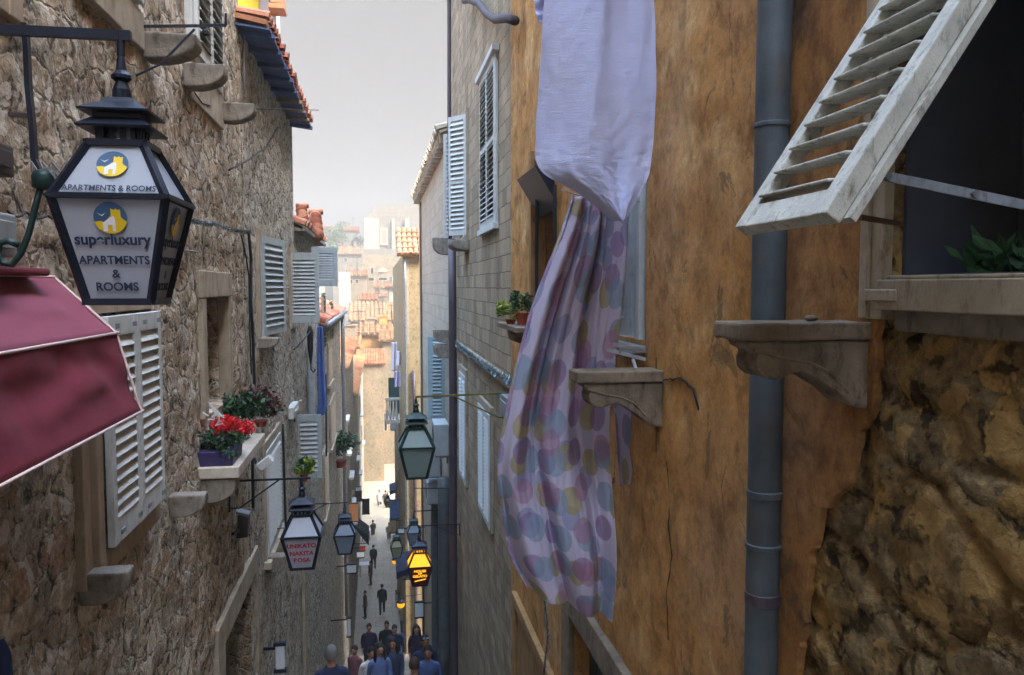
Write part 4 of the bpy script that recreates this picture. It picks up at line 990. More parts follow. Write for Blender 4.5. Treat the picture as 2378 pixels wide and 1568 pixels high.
def lantern(c, wd, label, glass='opal', iron='iron', group='wall lanterns', hk=.14, upper=None, lower=None, bulb=False, fl=1.0):
    """c: centre of the widest rim; wd: width at the rim"""
    c = Vector(c); s = wd/.32; t_ = thing('street_lantern', label, 'lantern', c-Vector((0, 0, .31*s)), group)
    hw, bw_, tw_ = .16*s, .092*s, .078*s; hl, hu = .30*s*fl, .17*s
    def corner(i, hx, z): sx, sy = ((-1,-1),(1,-1),(1,1),(-1,1))[i]; return c+Vector((sx*hx, sy*hx, z))
    for (h0, z0, h1, z1, nm, gm) in ((bw_, -hl, hw, 0, 'lower_pane', lower or glass), (hw, 0, tw_, hu, 'upper_pane', upper or glass)):
        for i in range(4):
            j = (i+1) % 4
            q = [corner(i, h0, z0), corner(j, h0, z0), corner(j, h1, z1), corner(i, h1, z1)]; cc = sum(q, Vector())/4
            nrm = (q[1]-q[0]).cross(q[3]-q[0]).normalized()
            q = [cc+(p-cc)*.97-nrm*.006 for p in q]
            MB().prism(q, nrm*.003).build(nm, M[gm], t_)
    m = MB(); r_ = .013*s
    for i in range(4):
        j = (i+1) % 4
        for (h0, z0, h1, z1) in ((bw_, -hl, hw, 0), (hw, 0, tw_, hu)):
            m.bar(corner(i, h0, z0), corner(i, h1, z1), r_*1.5, r_*1.5)
        for (h0, z0, k) in ((bw_, -hl, 1.6), (hw, 0, 1.3), (tw_, hu, 1.5)):
            m.bar(corner(i, h0+r_*.3, z0), corner(j, h0+r_*.3, z0), r_*k, r_*k)
    m.box(c+Vector((-hw*1.09, -hw*1.09, -.004*s)), c+Vector((-hw, hw*1.09, .004*s))); m.box(c+Vector((hw, -hw*1.09, -.004*s)), c+Vector((hw*1.09, hw*1.09, .004*s)))
    m.box(c+Vector((-bw_, -bw_, -hl-.008*s)), c+Vector((bw_, bw_, -hl)))
    m.build('frame', M[iron], t_)
    v = MB(); z = hu
    for i in range(4):
        for u in (-.8, -.27, .27, .8):
            a = c+Vector((0, 0, z)); 
            p = Vector((u*tw_*.75, -tw_*.75, 0)); p.rotate(Matrix.Rotation(math.pi/2*i, 3, 'Z')); v.box(a+p-Vector((.007*s, .007*s, 0)), a+p+Vector((.007*s, .007*s, .05*s)))
    v.lathe(c+Vector((0, 0, z+.045*s)), [(.105*s, 0), (.108*s, .006*s), (.068*s, .034*s), (.068*s, .048*s), (.100*s, .050*s), (.102*s, .056*s), (.05*s, .085*s), (.04*s, .10*s), (.02*s, .105*s)], 4, sq=True)
    v.lathe(c+Vector((0, 0, z+.045*s)), [(.03*s, .09*s), (.028*s, .13*s), (.018*s, .155*s), (.03*s, .165*s), (.03*s, .175*s), (.016*s, .19*s), (.012*s, .225*s), (.005*s, .25*s)], 12)
    v.build('ventilator_cap', M[iron], t_)
    MB().tube([c+Vector((0, 0, z+.28*s)), c+Vector((0, 0, z+.28*s+hk))], .008*s, 6).build('hook', M[iron], t_)
    if bulb: MB().lathe(c+Vector((0, 0, -.19*s)), [(.01*s, 0), (.035*s, .03*s), (.04*s, .07*s), (.02*s, .12*s), (.02*s, .3*s), (.03*s, .34*s)], 12).build('bulb', M['plastic_g'], t_, smooth=True)
    return t_, s, (hw, bw_, tw_, hl, hu)
def face_matrix(c, s, hw, hb, z0, z1, upper):
    """matrix taking text plane (x right, y up, z out) to the front (-y) pane"""
    if upper: a, b_ = Vector((0, -hw, 0)), Vector((0, -hb, z1))
    else: a, b_ = Vector((0, -hb, z0)), Vector((0, -hw, 0))
    up = (b_-a).normalized(); x = Vector((1, 0, 0)); n = x.cross(up)
    m = Matrix((x, up, n)).transposed().to_4x4(); m.translation = Vector(c)+a
    return m, (b_-a).length
def logo(parent, m4, cy, r):
    T = lambda p: (m4 @ Vector((p[0], p[1], p[2] if len(p) > 2 else .004)))
    def disc(nm, pts, mat, z):
        MB().prism([m4 @ Vector((x, y_, z)) for x, y_ in pts], (m4.to_3x3() @ Vector((0, 0, .0006)))).build(nm, mat, lg if nm != 'logo' else parent)
    o = MB().prism([m4 @ Vector((r*math.cos(t), cy+r*math.sin(t), .003)) for t in [2*math.pi*k/32 for k in range(32)]], m4.to_3x3() @ Vector((0, 0, .0006))).build('logo', M['logo_b'], parent)
    lg = o
    # lower yellow segment with castle
    yl = [(r*math.cos(t), cy+r*math.sin(t)) for t in [math.pi+.25+(math.pi-.5)*k/20 for k in range(21)]]
    yl += [(r*.72, cy-.05*r), (r*.62, cy+.1*r), (r*.62, cy+.55*r), (r*.45, cy+.5*r), (r*.38, cy+.6*r), (r*.22, cy+.5*r), (r*.05, cy+.6*r), (r*.05, cy+.15*r), (-r*.1, cy+.0*r), (-r*.35, cy-.3*r), (-r*.6, cy-.2*r)]
    disc('logo_castle', yl, M['logo_y'], .0042)
    disc('logo_house', [(-r*.45, cy-.85*r), (-r*.45, cy-.3*r), (-r*.1, cy-.05*r), (r*.2, cy+.12*r), (r*.28, cy-.1*r), (r*.28, cy-.85*r), (r*.1, cy-.85*r), (r*.1, cy-.45*r), (-r*.18, cy-.45*r), (-r*.18, cy-.85*r)], M['logo_w'], .0052)
    disc('logo_bird', [(-r*.75, cy+.3*r), (-r*.5, cy+.18*r), (-r*.25, cy+.32*r), (-r*.48, cy+.1*r)], M['logo_w'], .0052)

# big advertising lantern
Y = 2.42; c = PY(252, 455, Y); wd = PY(386, 455, Y).x-PY(118, 455, Y).x; c = Vector((c.x, Y+wd/2, c.z))
BL, s, (hw, bw_, tw_, hl, hu) = lantern(c, wd, 'large navy framed advertising lantern with white panels and blue and yellow castle logos', group='wall lanterns', hk=.05, fl=1.05)
m4, ln = face_matrix(c, s, hw, bw_, -hl, 0, False)
logo(BL, m4, ln*.80, .047*s)
for (tx, yy, sz, bd, sx) in (('superluxury', .595, .047*s, .0012, .95), ('APARTMENTS', .40, .036*s, .0006, .9), ('&', .27, .036*s, .0006, 1), ('ROOMS', .145, .036*s, .0006, .98)):
    text_obj('lettering', tx, sz, M['ink'], BL, m4 @ Matrix.Translation((0, ln*yy, .003)), bold=bd, sx=sx)
m5, ln5 = face_matrix(c, s, hw, tw_, 0, hu, True)
logo(BL, m5, ln5*.58, .045*s)
text_obj('lettering', 'APARTMENTS & ROOMS', .026*s, M['ink'], BL, m5 @ Matrix.Translation((0, ln5*.13, .003)), bold=.0002, sx=.93)
# same writing repeated on the street-side pane
up = (Vector((hw, 0, 0))-Vector((bw_, 0, -hl))).normalized(); xd = UY; n_ = xd.cross(up)
m6 = Matrix((xd, up, n_)).transposed().to_4x4(); m6.translation = c+Vector((bw_, 0, -hl))
for (tx, yy, sz) in (('superluxury', .595, .052*s), ('APARTMENTS', .40, .036*s), ('&', .27, .036*s), ('ROOMS', .145, .036*s)):
    text_obj('lettering', tx, sz, M['ink'], BL, m6 @ Matrix.Translation((0, ln*yy, .003)), bold=.0004, sx=.9)
logo(BL, m6, ln*.80, .047*s)
# its bracket
top = c+Vector((0, 0, hu+.28*s+.05)); zz = top.z+.01
BB = thing('lantern_bracket', 'dark flat-iron bracket with bent strap holding the advertising lantern', 'bracket', (XL, c.y, zz))
MB().bar((XL, c.y, zz), (top.x+.03, c.y, zz), .022, .028).build('arm', M['iron'], BB)
MB().tube([(top.x, c.y, zz+.01), (top.x, c.y, zz-.06)], .012, 8).build('hook', M['iron'], BB)
pts = [PY(px, py, c.y+.06) for px, py in ((58, 55), (62, 110), (66, 200), (76, 300), (80, 370), (100, 415))]
m = MB()
for a, b_ in zip(pts[:-1], pts[1:]): m.bar(a, b_, .014, .024, up=UY)
m.build('strap', M['iron'], BB); m = MB().bar(PY(20, 265, c.y+.08), PY(70, 270, c.y+.08), .012, .012); m.build('spur', M['rafter'], BB)
bxp = PY(104, 418, c.y+.05)
JB = thing('junction_box', 'round black cable junction box hanging beside the advertising lantern', 'junction box', bxp)
MB().lathe(bxp-Vector((0, 0, .03)), [(.02, 0), (.034, .008), (.036, .04), (.03, .055), (.015, .06)], 14).build('box_body', M['iron_g'], JB, smooth=True)
m = MB()
for t in range(5): 
    q = bxp+Vector((random.uniform(-.03, .05), -.02, .02)); m.tube([q, q+Vector((random.uniform(-.02, .03), -.01, .03)), q+Vector((.03, 0, -.02))], .003, 5)
m.build('wire_tail', M['gcable'], JB)
pts = [PY(px, py, c.y+.05) for px, py in ((96, 430), (82, 480), (68, 540), (48, 590), (28, 615), (8, 612), (-5, 590), (0, 565), (20, 560), (45, 570))]
tag(MB().tube(pts, .010, 8).build('cable_loop', M['iron_g'], smooth=True), 'thick dark green cable looping below the junction box', 'cable')

# meters boxes on the wall
def wall_box(name, label, cat, px0, px1, py0, py1, mat, d=.12, x=XL, side=1, Y=None, front=None):
    p, q = PX(px0, py0, x+side*d), PX(px1, py1, x+side*d)
    ya, yb = sorted((p.y, q.y)); t_ = thing(name, label, cat, (x, (ya+yb)/2, q.z))
    z1, z0 = PX(px0 if side > 0 else px1, py0, x+side*d).z, PX(px0 if side > 0 else px1, py1, x+side*d).z
    MB().box((x, ya, z0), (x+side*d, yb, z1)).build('casing', M[mat], t_, bevel=.008)
    e = .15*(yb-ya)
    MB().box((x+side*d, ya+e, z0+e*.6), (x+side*(d+.012), yb-e, z1-e*.6)).build('cover', M[front or mat], t_, bevel=.004)
    m = MB(); m.tube([(x+side*(d-.03), (ya+yb)/2, z0), (x+side*(d-.03), (ya+yb)/2, z0-.1)], .012, 8); m.build('cable_gland', M['cable'], t_)
    return t_
wall_box('meter_box', 'grey meter box on the wall above the red awning', 'box', -60, 42, 480, 590, 'plastic_g', .15)
wall_box('lamp_housing', 'dark grey housing on the wall above the meter box', 'box', -60, 34, 305, 385, 'plastic_d', .12)

def bracket_arm(label, root, tip, brace_z, mat='iron', br=True, th=.014, name='lantern_bracket', grp=None):
    root = Vector(root); tip = Vector(tip); t_ = thing(name, label, 'bracket', root, grp)
    MB().bar(root, tip, th, th*1.3).build('arm', M[mat], t_)
    if br:
        MB().tube([root+Vector((0, 0, -brace_z)), root+(tip-root)*.12+Vector((0, 0, -brace_z)), root+(tip-root)*.62], th*.55, 6).build('brace', M[mat], t_)
    MB().abox(root+Vector((0, 0, -brace_z*.5)), UX, UY, UZ, .012, .05, brace_z+.06).build('wall_plate', M[mat], t_)
    return t_
# second lantern, red writing
Y = 7.7; c = PY(703, 1236, Y); wd = (PY(752, 1236, Y).x-PY(658, 1236, Y).x)*.93
L2, s, (hw, bw_, tw_, hl, hu) = lantern(c, wd, 'white panelled lantern with three rows of red lettering hanging on the left', hk=.02, fl=.98)
m4, ln = face_matrix(c, s, hw, bw_, -hl, 0, False)
for (tx, yy, sz) in (('UNIKATO', .74, .055*s), ('NAKITA', .50, .055*s), ('ROSA', .28, .055*s)):
    text_obj('lettering', tx, sz, M['ink_red'], L2, m4 @ Matrix.Translation((0, ln*yy, .003)), bold=.002*s, sx=1.0)
zz = c.z+hu+.28*s+.03
bracket_arm('dark rod bracket holding the lantern with red lettering', (XL, Y, zz), (c.x+.08, Y, zz), .26, grp='lantern brackets')
# third lantern
Y = 13.4; c = PY(801, 1238, Y); wd = PY(827, 1238, Y).x-PY(778, 1238, Y).x
L3, s, d_ = lantern(c, wd, 'smaller blue-grey paned lantern just right of the red-lettered lantern', glass='opal_b', hk=.02)
zz = c.z+d_[4]+.28*s+.03
bracket_arm('thin dark bracket of the smaller blue-grey lantern', (XL, Y, zz), (c.x+.05, Y, zz), .2, grp='lantern brackets', th=.012)
# fourth: green frosted lantern
Y = 9.15; c = PY(967, 1034, Y); wd = (PY(1008, 1034, Y).x-PY(926, 1034, Y).x)*.95
L4, s, d_ = lantern(c, wd, 'green framed lantern with frosted glass and a visible bulb in the middle of the street', glass='opal_g', iron='iron_g', hk=.02, bulb=True, fl=1.0)
zz = c.z+d_[4]+.28*s+.02
BR4 = bracket_arm('mossy yellow-green bracket of the frosted lantern', (XR, Y, zz+.02), (c.x, Y, zz), .28, mat='ygcable', grp='lantern brackets', th=.018)
wall_box('bracket_box', 'square grey box at the foot of the mossy bracket', 'box', 1160, 1182, 930, 985, 'plastic_g', .1, XR, -1)
# fifth: lit amber lantern
Y = 15.2; c = PY(974, 1309, Y); wd = PY(1001, 1309, Y).x-PY(946, 1309, Y).x
L5, s, (hw, bw_, tw_, hl, hu) = lantern(c, wd, 'lit lantern glowing amber on top with dark red lower panels', upper='lit', lower='lit_red', hk=.1, fl=.9)
m4, ln = face_matrix(c, s, hw, bw_, -hl, 0, False)
for (tx, yy, sz) in (('HOUSE', .80, .05*s), ('OF', .66, .04*s), ('GELATO', .52, .05*s)):
    text_obj('lettering', tx, sz, M['ink_y'], L5, m4 @ Matrix.Translation((0, ln*yy, .004)), bold=.002*s)
MB().bar(m4 @ Vector((-.07*s, ln*.25, .006)), m4 @ Vector((.08*s, ln*.36, .006)), .004*s, .012*s).build('lettering', M['ink_y'], L5)
zz = c.z+hu+.28*s+.1
bracket_arm('long dark bracket above the lit amber lantern', (XR, Y, zz), (c.x-.02, Y, zz), .2, grp='lantern brackets')
bracket_arm('short dark bracket just below the frosted lantern', PY(1062, 1134, 15.8), PY(962, 1134, 15.8), .12, grp='lantern brackets', br=False)
# sixth, seventh and the small white one
for (px, py, Y, w_, gl, lb, ir) in ((961, 1234, 20.5, 32, 'opal_b', 'small blue-grey lantern between the frosted and the lit one', 'iron_g'), (921, 1268, 27, 28, 'opal_c', 'cream glass lantern low over the flagstones', 'iron_g'), (900, 1164, 48, 15, 'opal_c', 'tiny white lantern in front of the far lane', 'iron')):
    c = PY(px, py, Y); wd = PY(px+w_/2, py, Y).x-PY(px-w_/2, py, Y).x
    L_, s, d_ = lantern(c, wd, lb, glass=gl, iron=ir, hk=.02)
    zz = c.z+d_[4]+.28*s+.03; xr_ = XR if Y < 33 else xa
    bracket_arm({20.5: 'thin bracket of the small blue-grey lantern', 27: 'thin bracket of the cream glass lantern', 48: 'thin bracket of the tiny white lantern'}[Y], (xr_, Y, zz), (c.x, Y, zz), .2, grp='lantern brackets', br=False, th=.02)
# small round lit lamps
for (px, py, Y, lb) in ((931, 1404, 30, 'round yellow lamp glowing above the foot of the steps'), (917, 1304, 40, 'small amber lamp glowing on the right by the sign boards')):
    p = PY(px, py, Y); t_ = thing('globe_lamp', lb, 'lamp', p-Vector((0, 0, .15)), 'small glowing lamps')
    MB().lathe(p-Vector((0, 0, .13)), [(.05, 0), (.12, .05), (.15, .14), (.13, .2), (.1, .22)], 14).build('shade', M['lit'], t_, smooth=True)
    MB().lathe(p+Vector((0, 0, .09)), [(.17, 0), (.12, .06), (.03, .1)], 12).build('cap', M['iron'], t_)
    MB().tube([p+Vector((0, 0, .18)), p+Vector((0, 0, .3)), Vector((XR if Y < 33 else xa, Y, p.z+.35))], .015, 6).build('arm', M['iron'], t_)

# ================================================================== AWNING
prof = [(125, 643), (270, 773), (328, 955)]
ye = 3.77; P = [PX(125, 643, XL), PY(270, 773, 3.77), PY(328, 955, 3.77)]; ye = P[0].y
AW = thing('red_awning', 'maroon canvas awning with pale piping at the near left', 'awning', (XL, 3, P[2].z))
def cloth_strip(a, b_, y0, n, nv, sag, mat, nm):
    m = MB(); th = Vector((.002, 0, -.002))
    for i in range(n+1):
        yy = y0+(ye-y0)*i/n
        for j in range(nv+1):
            t = j/nv; p = a.lerp(b_, t); w_ = math.sin(math.pi*t)*sag*(.6+.9*noise.noise(Vector((yy*2.6, t*2, 3))))+(.02*noise.noise(Vector((yy*5, t*3, 0)))+.008*noise.noise(Vector((yy*14, t*5, 4))))*min(1, 4*t, 4*(1-t)+.25)
            m.v.append(Vector((p.x+w_, yy, p.z-w_*.3)))
    for i in range(n):
        for j in range(nv): q = i*(nv+1)+j; m.f.append([q, q+1, q+nv+2, q+nv+1]); m.m.append(0)
    return m.build(nm, mat, AW, smooth=True, solid=.003)
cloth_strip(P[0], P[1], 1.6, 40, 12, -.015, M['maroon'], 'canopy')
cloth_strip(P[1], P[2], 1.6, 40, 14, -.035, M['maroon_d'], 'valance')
for k in (1, 2): MB().tube([(P[k].x+.004, 1.6, P[k].z), (P[k].x+.004, ye+.015, P[k].z)], .006, 8).build('piping', M['piping'], AW, smooth=True)
m = MB(); m.v += [P[0]-UY*.03, P[1]-UY*.004, P[2]-UY*.004, Vector((XL, ye-.02, P[2].z+.3))]; m.f.append([0, 1, 2, 3]); m.m.append(0)
MB().tube([P[0]+UX*.0, P[1], P[2]], .006, 6).build('frame', M['piping'], AW)
MB().tube([Vector((XL, ye, P[1].z)), P[1]], .01, 6).build('stay', M['galv'], AW)
MB().tube([(P[0].x, 1.6, P[0].z), (P[0].x, ye, P[0].z)], .007, 8).build('piping', M['piping'], AW)
pz = P[0].z
MB().box((XL, 2.0, pz+.0), (XL+.09, 3.5, pz+.03)).build('header_box', M['maroon_d'], AW, bevel=.01)
# ================================================================== LAUNDRY
def lerp_poly(pts, t):
    n = len(pts)-1; f = t*n; i = min(n-1, int(f)); u = f-i
    # Catmull-Rom
    p0 = pts[max(0, i-1)]; p1 = pts[i]; p2 = pts[i+1]; p3 = pts[min(n, i+2)]
    return tuple(.5*((2*p1[k])+(-p0[k]+p2[k])*u+(2*p0[k]-5*p1[k]+4*p2[k]-p3[k])*u*u+(-p0[k]+3*p1[k]-3*p2[k]+p3[k])*u**3) for k in (0, 1))
def cloth(name, label, cat, Lp, Rp, Y, mat, fold, nu=90, nv=120, uw=1.7, uh=2.4, group=None, slope=0, parent=None, thick=.003):
    m = MB(); uv = []
    for j in range(nv+1):
        v = j/nv; a = lerp_poly(Lp, v); b_ = lerp_poly(Rp, v)
        for i in range(nu+1):
            u = i/nu; px = a[0]+(b_[0]-a[0])*u; py = a[1]+(b_[1]-a[1])*u
            p = PY(px, py, Y); dy, dx = fold(u, v)
            m.v.append(Vector((p.x+dx, p.y+dy+slope*(u-.5), p.z))); uv.append((u*uw, (1-v)*uh))
    for j in range(nv):
        for i in range(nu): q = j*(nu+1)+i; m.f.append([q, q+1, q+nu+2, q+nu+1]); m.m.append(0)
    o = m.build(name, mat, parent, smooth=True, uv=uv, solid=thick)
    if label: tag(o, label, cat, group)
    return o
def dots_mat(name, bg, shade=1.0):
    t = NT(name); uvn = t.tc.outputs['UV']; c = srgb(bg)
    col = None
    for (cl, off, sc_, r_, op) in (('#8f93b2', (0, 0), 6.2, .37, .7), ('#ab9c60', (.31, .11), 5.6, .37, .75), ('#93709a', (.07, .37), 5.3, .34, .65), ('#8ba0b5', (.53, .23), 5.5, .38, .7), ('#b0809a', (.83, .61), 4.9, .31, .6)):
        mp = t.mapping((sc_, sc_*.78, 1), co=uvn, loc=(off[0]*sc_*3, off[1]*sc_*3, 0))
        v = t.n('ShaderNodeTexVoronoi'); v.voronoi_dimensions = '2D'; v.inputs['Scale'].default_value = 1; v.inputs['Randomness'].default_value = .32; t.l.new(mp, v.inputs['Vector'])
        sp_ = t.n('ShaderNodeSeparateColor'); t.l.new(v.outputs['Color'], sp_.inputs[0])
        on = t.math('LESS_THAN', sp_.outputs[0], .5)
        f = t.ramp(v.outputs['Distance'], [(r_-.015, g(1)), (r_+.005, g(0))])
        f = t.math('MULTIPLY', t.math('MULTIPLY', f, on), op)
        col = t.mix(col if col is not None else c, srgb(cl), f)
    wv = t.noise(140, 3, .6, co=uvn)
    t.col(t.mix(col, t.ramp(wv.outputs[0], [(.3, g(.88)), (.7, g(1.05))]), .6, 'MULTIPLY'))
    t.b.inputs['Roughness'].default_value = .9; t.b.inputs['Specular IOR Level'].default_value = .15
    tr = t.n('ShaderNodeBsdfTranslucent'); t.l.new(col, tr.inputs[0]); ms = t.n('ShaderNodeMixShader'); ms.inputs[0].default_value = .25
    t.l.new(t.b.outputs[0], ms.inputs[1]); t.l.new(tr.outputs[0], ms.inputs[2]); t.l.new(ms.outputs[0], t.t.nodes['Material Output'].inputs[0])
    t.bump(t.noise(9, 6, .7, co=t.mapping((1, .5, 1), co=uvn)).outputs[0], .3, .02)
    return t.m
M['dots'] = dots_mat('polka_dot_cotton', '#cbc2d2')
def sheet_mat():
    t = NT('lavender_crepe'); uvn = t.tc.outputs['UV']
    c = t.ramp(t.noise(1.5, 4, .6, co=uvn).outputs[0], [(.3, srgb('#b6bbdd')), (.7, srgb('#c9c9e0'))])
    t.col(c); t.b.inputs['Roughness'].default_value = .9; t.b.inputs['Specular IOR Level'].default_value = .15
    cr = t.noise(12, 9, .78, co=t.mapping((1.2, 7, 1), co=uvn), dist=.8)
    t.bump(cr.outputs[0], .55, .012)
    return t.m
M['sheet'] = sheet_mat()
def fold_dots(u, v):
    f = .45+.55*v; w1 = u+.22*(1-v)*math.sin(u*3.1)+.06*math.sin(v*3.3+u*2)
    d = .075*f*math.sin(2*math.pi*(w1*2.6+.12*math.sin(2.3*v)))+.022*math.sin(2*math.pi*(w1*6.3+v*.5))*(1.25-v)
    d += .07*noise.noise(Vector((u*3, v*3, 1)))+.02*noise.noise(Vector((u*13, v*4, 4)))+.012*abs(math.sin(2*math.pi*(w1*9+v*1.3)))**.5*(.8-.7*v)+.008*noise.noise(Vector((u*30, v*22, 8)))
    return (d, .014*math.sin(2*math.pi*(w1*2.6+.25)))
cloth('dotted_sheet', 'long translucent sheet printed with mauve, yellow and blue dots, knotted narrow at the top', 'sheet',
      [(1326, 452), (1300, 540), (1240, 700), (1198, 850), (1167, 990), (1155, 1100), (1166, 1200), (1184, 1300), (1222, 1372)],
      [(1452, 500), (1450, 600), (1440, 720), (1428, 850), (1420, 980), (1424, 1100), (1430, 1220), (1430, 1330), (1424, 1442)],
      4.45, M['dots'], fold_dots, nu=150, nv=160, uw=.85, uh=2.45, group='laundry hanging in the street')
cloth('dotted_sheet', 'short shaded end of dotted sheet hanging below the first scrolled corbel', 'sheet', [(1425, 930), (1432, 1030), (1438, 1132)], [(1492, 930), (1492, 1030), (1488, 1120)], 4.62, M['dots'],
      lambda u, v: (.03*math.sin(u*6), 0), nu=30, nv=40, uw=.45, uh=.5, group='laundry hanging in the street')
def fold_sheet(u, v):
    return (-.045*math.sin(math.pi*min(1, u*1.02))+.03*math.sin(2*math.pi*(u*1.4+.25*v))*(1-.5*u)+.012*noise.noise(Vector((u*7, v*4+u*4, 3)))+.003*noise.noise(Vector((u*14, v*34, 3)))+.03*noise.noise(Vector((u*4, v*2.5, 6))), .006*noise.noise(Vector((u*5, v*9, 2))))
cloth('lavender_sheet', 'large pale lavender sheet bulging from the top of the frame to a point', 'sheet',
      [(1268, -160), (1262, 0), (1256, 140), (1248, 300), (1256, 390), (1345, 448), (1430, 513)],
      [(1522, -160), (1522, 0), (1522, 150), (1520, 300), (1510, 395), (1478, 465), (1447, 517)],
      3.75, M['sheet'], fold_sheet, nu=100, nv=140, uw=.6, uh=1.5, group='laundry hanging in the street')
cloth('white_pillowcase', 'small crumpled white cloth at the top edge left of the lavender sheet', 'cloth', [(1242, -60), (1240, 0), (1248, 50)], [(1350, -60), (1335, 10), (1300, 58)], 3.9, M['sheet'],
      lambda u, v: (.05*noise.noise(Vector((u*4, v*4, 0))), .01*noise.noise(Vector((u*4, v*4, 5)))), nu=40, nv=40, uw=.3, uh=.3, group='laundry hanging in the street')
p = PY(1350, 455, 4.45)
cl = MB(); cl.tube([Vector((p.x-.12, 4.43, p.z+.03)), Vector((p.x+.05, 4.43, p.z-.02)), Vector((XR, 4.43, p.z-.03))], .005, 6)
tag(cl.build('clothes_line', M['gcable']), 'thin clothes line carrying the dotted sheet', 'clothes line')
# pulley arm at the second window
mp_ = MB(); a = PX(1410, 812, XR-.22); b_ = PX(1500, 835, XR-.02)
mp_.bar(a, b_, .012, .02).bar(PX(1425, 800, XR-.25), PX(1495, 815, XR-.02), .012, .02).tube([PX(1470, 835, XR-.1), PX(1478, 862, XR-.1)], .01, 6)
tag(mp_.build('drying_rack', M['rail']), 'folded metal drying rack on the window sill above the first corbel', 'drying rack')
tag(MB().tube([PX(1524, y_, XR-.012) for y_ in (830, 900, 980, 1050)], .004, 5).build('wall_cable', M['pipe_t']), 'thin cable running down the orange wall beside the first corbel', 'cable')
# far laundry
def shirt(px0, px1, py0, py1, Y, mat, lb):
    n = 3.5
    cloth('hanging_laundry', lb, 'laundry', [(px0, py0), (px0+.5, (py0+py1)/2), (px0, py1)], [(px1, py0), (px1-.5, (py0+py1)/2), (px1, py1-2)], Y, M[mat], lambda u, v: (.08*math.sin(u*9+v), 0), nu=16, nv=12, uw=1, uh=1, group='laundry hanging in the street')
shirt(908, 922, 795, 862, 42, 'white_cloth', 'long white sheet hanging above the balcony')
shirt(918, 936, 815, 850, 37, 'white_cloth', 'white towel hung highest on the right over the street')
shirt(916, 928, 862, 900, 39, 'lilac_cloth', 'pale lilac shirt hanging just over the balcony door')
shirt(927, 938, 868, 898, 38.5, 'lilac_cloth', 'small pinkish cloth next to the lilac shirt')
cloth('blue_towel', 'long blue cloth hanging under the nearer open grey shutter', 'towel', [(736, 758), (734, 850), (736, 930), (733, 968)], [(749, 758), (752, 850), (757, 930), (756, 962)], 15.6, M['blue_cloth'],
      lambda u, v: (.05*math.sin(u*12+v*2), .012*math.sin(u*7+v*3)), nu=30, nv=40, uw=.4, uh=1.6, group='laundry hanging in the street')
U_ = thing('folded_umbrella', 'black folded umbrella hanging below the open grey shutter', 'umbrella', PY(722, 865, 14.9))
a, b_ = PY(720, 757, 14.9), PY(722, 845, 14.9)
MB().tube([a, a.lerp(b_, .15), a.lerp(b_, .6), b_], [.025, .06, .05, .015], 9).build('canopy', M['black_cloth'], U_, smooth=True)
MB().tube([b_, b_-Vector((0, 0, .1)), b_-Vector((-.04, 0, .16)), b_-Vector((-.08, 0, .1))], .012, 6).build('handle', M['black_cloth'], U_)
tag(MB().tube([PX(683, 812, XL+.02), PY(705, 790, 14), PY(722, 768, 14.9)], .012, 6).build('drying_rod', M['iron']), 'short dark rod rising from the wall to the folded umbrella', 'rod')

# ================================================================== PLANTS
def plant_box(name, label, a, b_, h, matbox, lf, n, rad, flower=None, fl=None, y0=None, y1=None):
    t_ = thing(name, label, 'planter', (a.x, a.y, a.z))
    MB().prism([Vector((a.x, y0, a.z)), Vector((b_.x, y0, a.z)), Vector((b_.x+.015, y0-.01, a.z+h)), Vector((a.x-.015, y0-.01, a.z+h))], (0, y1-y0, 0)).build('box', matbox, t_, bevel=.01)
    m = MB(); 
    for _ in range(n):
        c = Vector((random.uniform(a.x, b_.x), random.uniform(y0, y1), a.z+h+random.uniform(.0, rad))); leaves(m, c, rad*.7, 46, .022, sq=.7)
    m.build('foliage', lf, t_)
    return t_
pa = PY(462, 1092, 6.5); pb = PY(538, 1048, 6.5)
PBX = plant_box('flower_box', 'violet planter with green leaves and a mass of red geraniums', pa, pb, pb.z-pa.z, M['planter'], M['leaf_g'], 16, .13, y0=6.5, y1=6.95)
m = MB()
for _ in range(34):
    u = random.random(); c = PY(500+84*u, 992+random.uniform(-20, 12), 6.6+.4*random.random()); leaves(m, c, .042, 60, .013)
m.build('geranium_blooms', M['red'], PBX)
m = MB()
for _ in range(14):
    c = PY(465+random.random()*70, 1010+random.random()*30, 6.5+.2*random.random()); leaves(m, c, .07, 40, .02)
m.build('foliage', M['leaf_d'], PBX)
pw = PY(492, 968, 6.5)
wh = MB()
for k in range(10): 
    a = random.uniform(0, 6.28); c = pw+Vector((random.uniform(-.04, .06), 0, random.uniform(-.08, .04))); wh.tube([c, c+Vector((math.cos(a)*.05, 0, math.sin(a)*.05))], .006, 5)
wh.prism([PY(482, 932, 6.55), PY(500, 962, 6.55), PY(518, 968, 6.55), PY(505, 955, 6.55)], (0, .01, 0))
tag(wh.build('wire_ornament', M['white']), 'tangle of white wire and a white plate behind the red geraniums', 'ornament')
def pot_plant(px, py, Y, r, h, label, mats, rad, n=10, pot='pot', name='potted_plant', x=None, lsz=.03):
    p = PY(px, py, Y); t_ = thing(name, label, 'plant', p, 'potted plants on sills and ledges')
    MB().lathe(p, [(r*.7, 0), (r, h), (r*1.12, h), (r*1.12, h*1.15), (r*.9, h*1.15)], 14).build('pot', M[pot], t_, smooth=False)
    for q, mt in enumerate(mats):
        m = MB()
        for _ in range(n): leaves(m, p+Vector((random.uniform(-rad, rad)*.8, random.uniform(-rad, rad)*.6, h+rad*.5+random.uniform(0, rad)*1.2)), rad*.55, 40, lsz)
        m.build('foliage', M[mt], t_)
    return t_
pot_plant(556, 1000, 7.5, .06, .05, 'bushy dark plant behind the geraniums on the marble shelf', ['leaf_g', 'leaf_d'], .17)
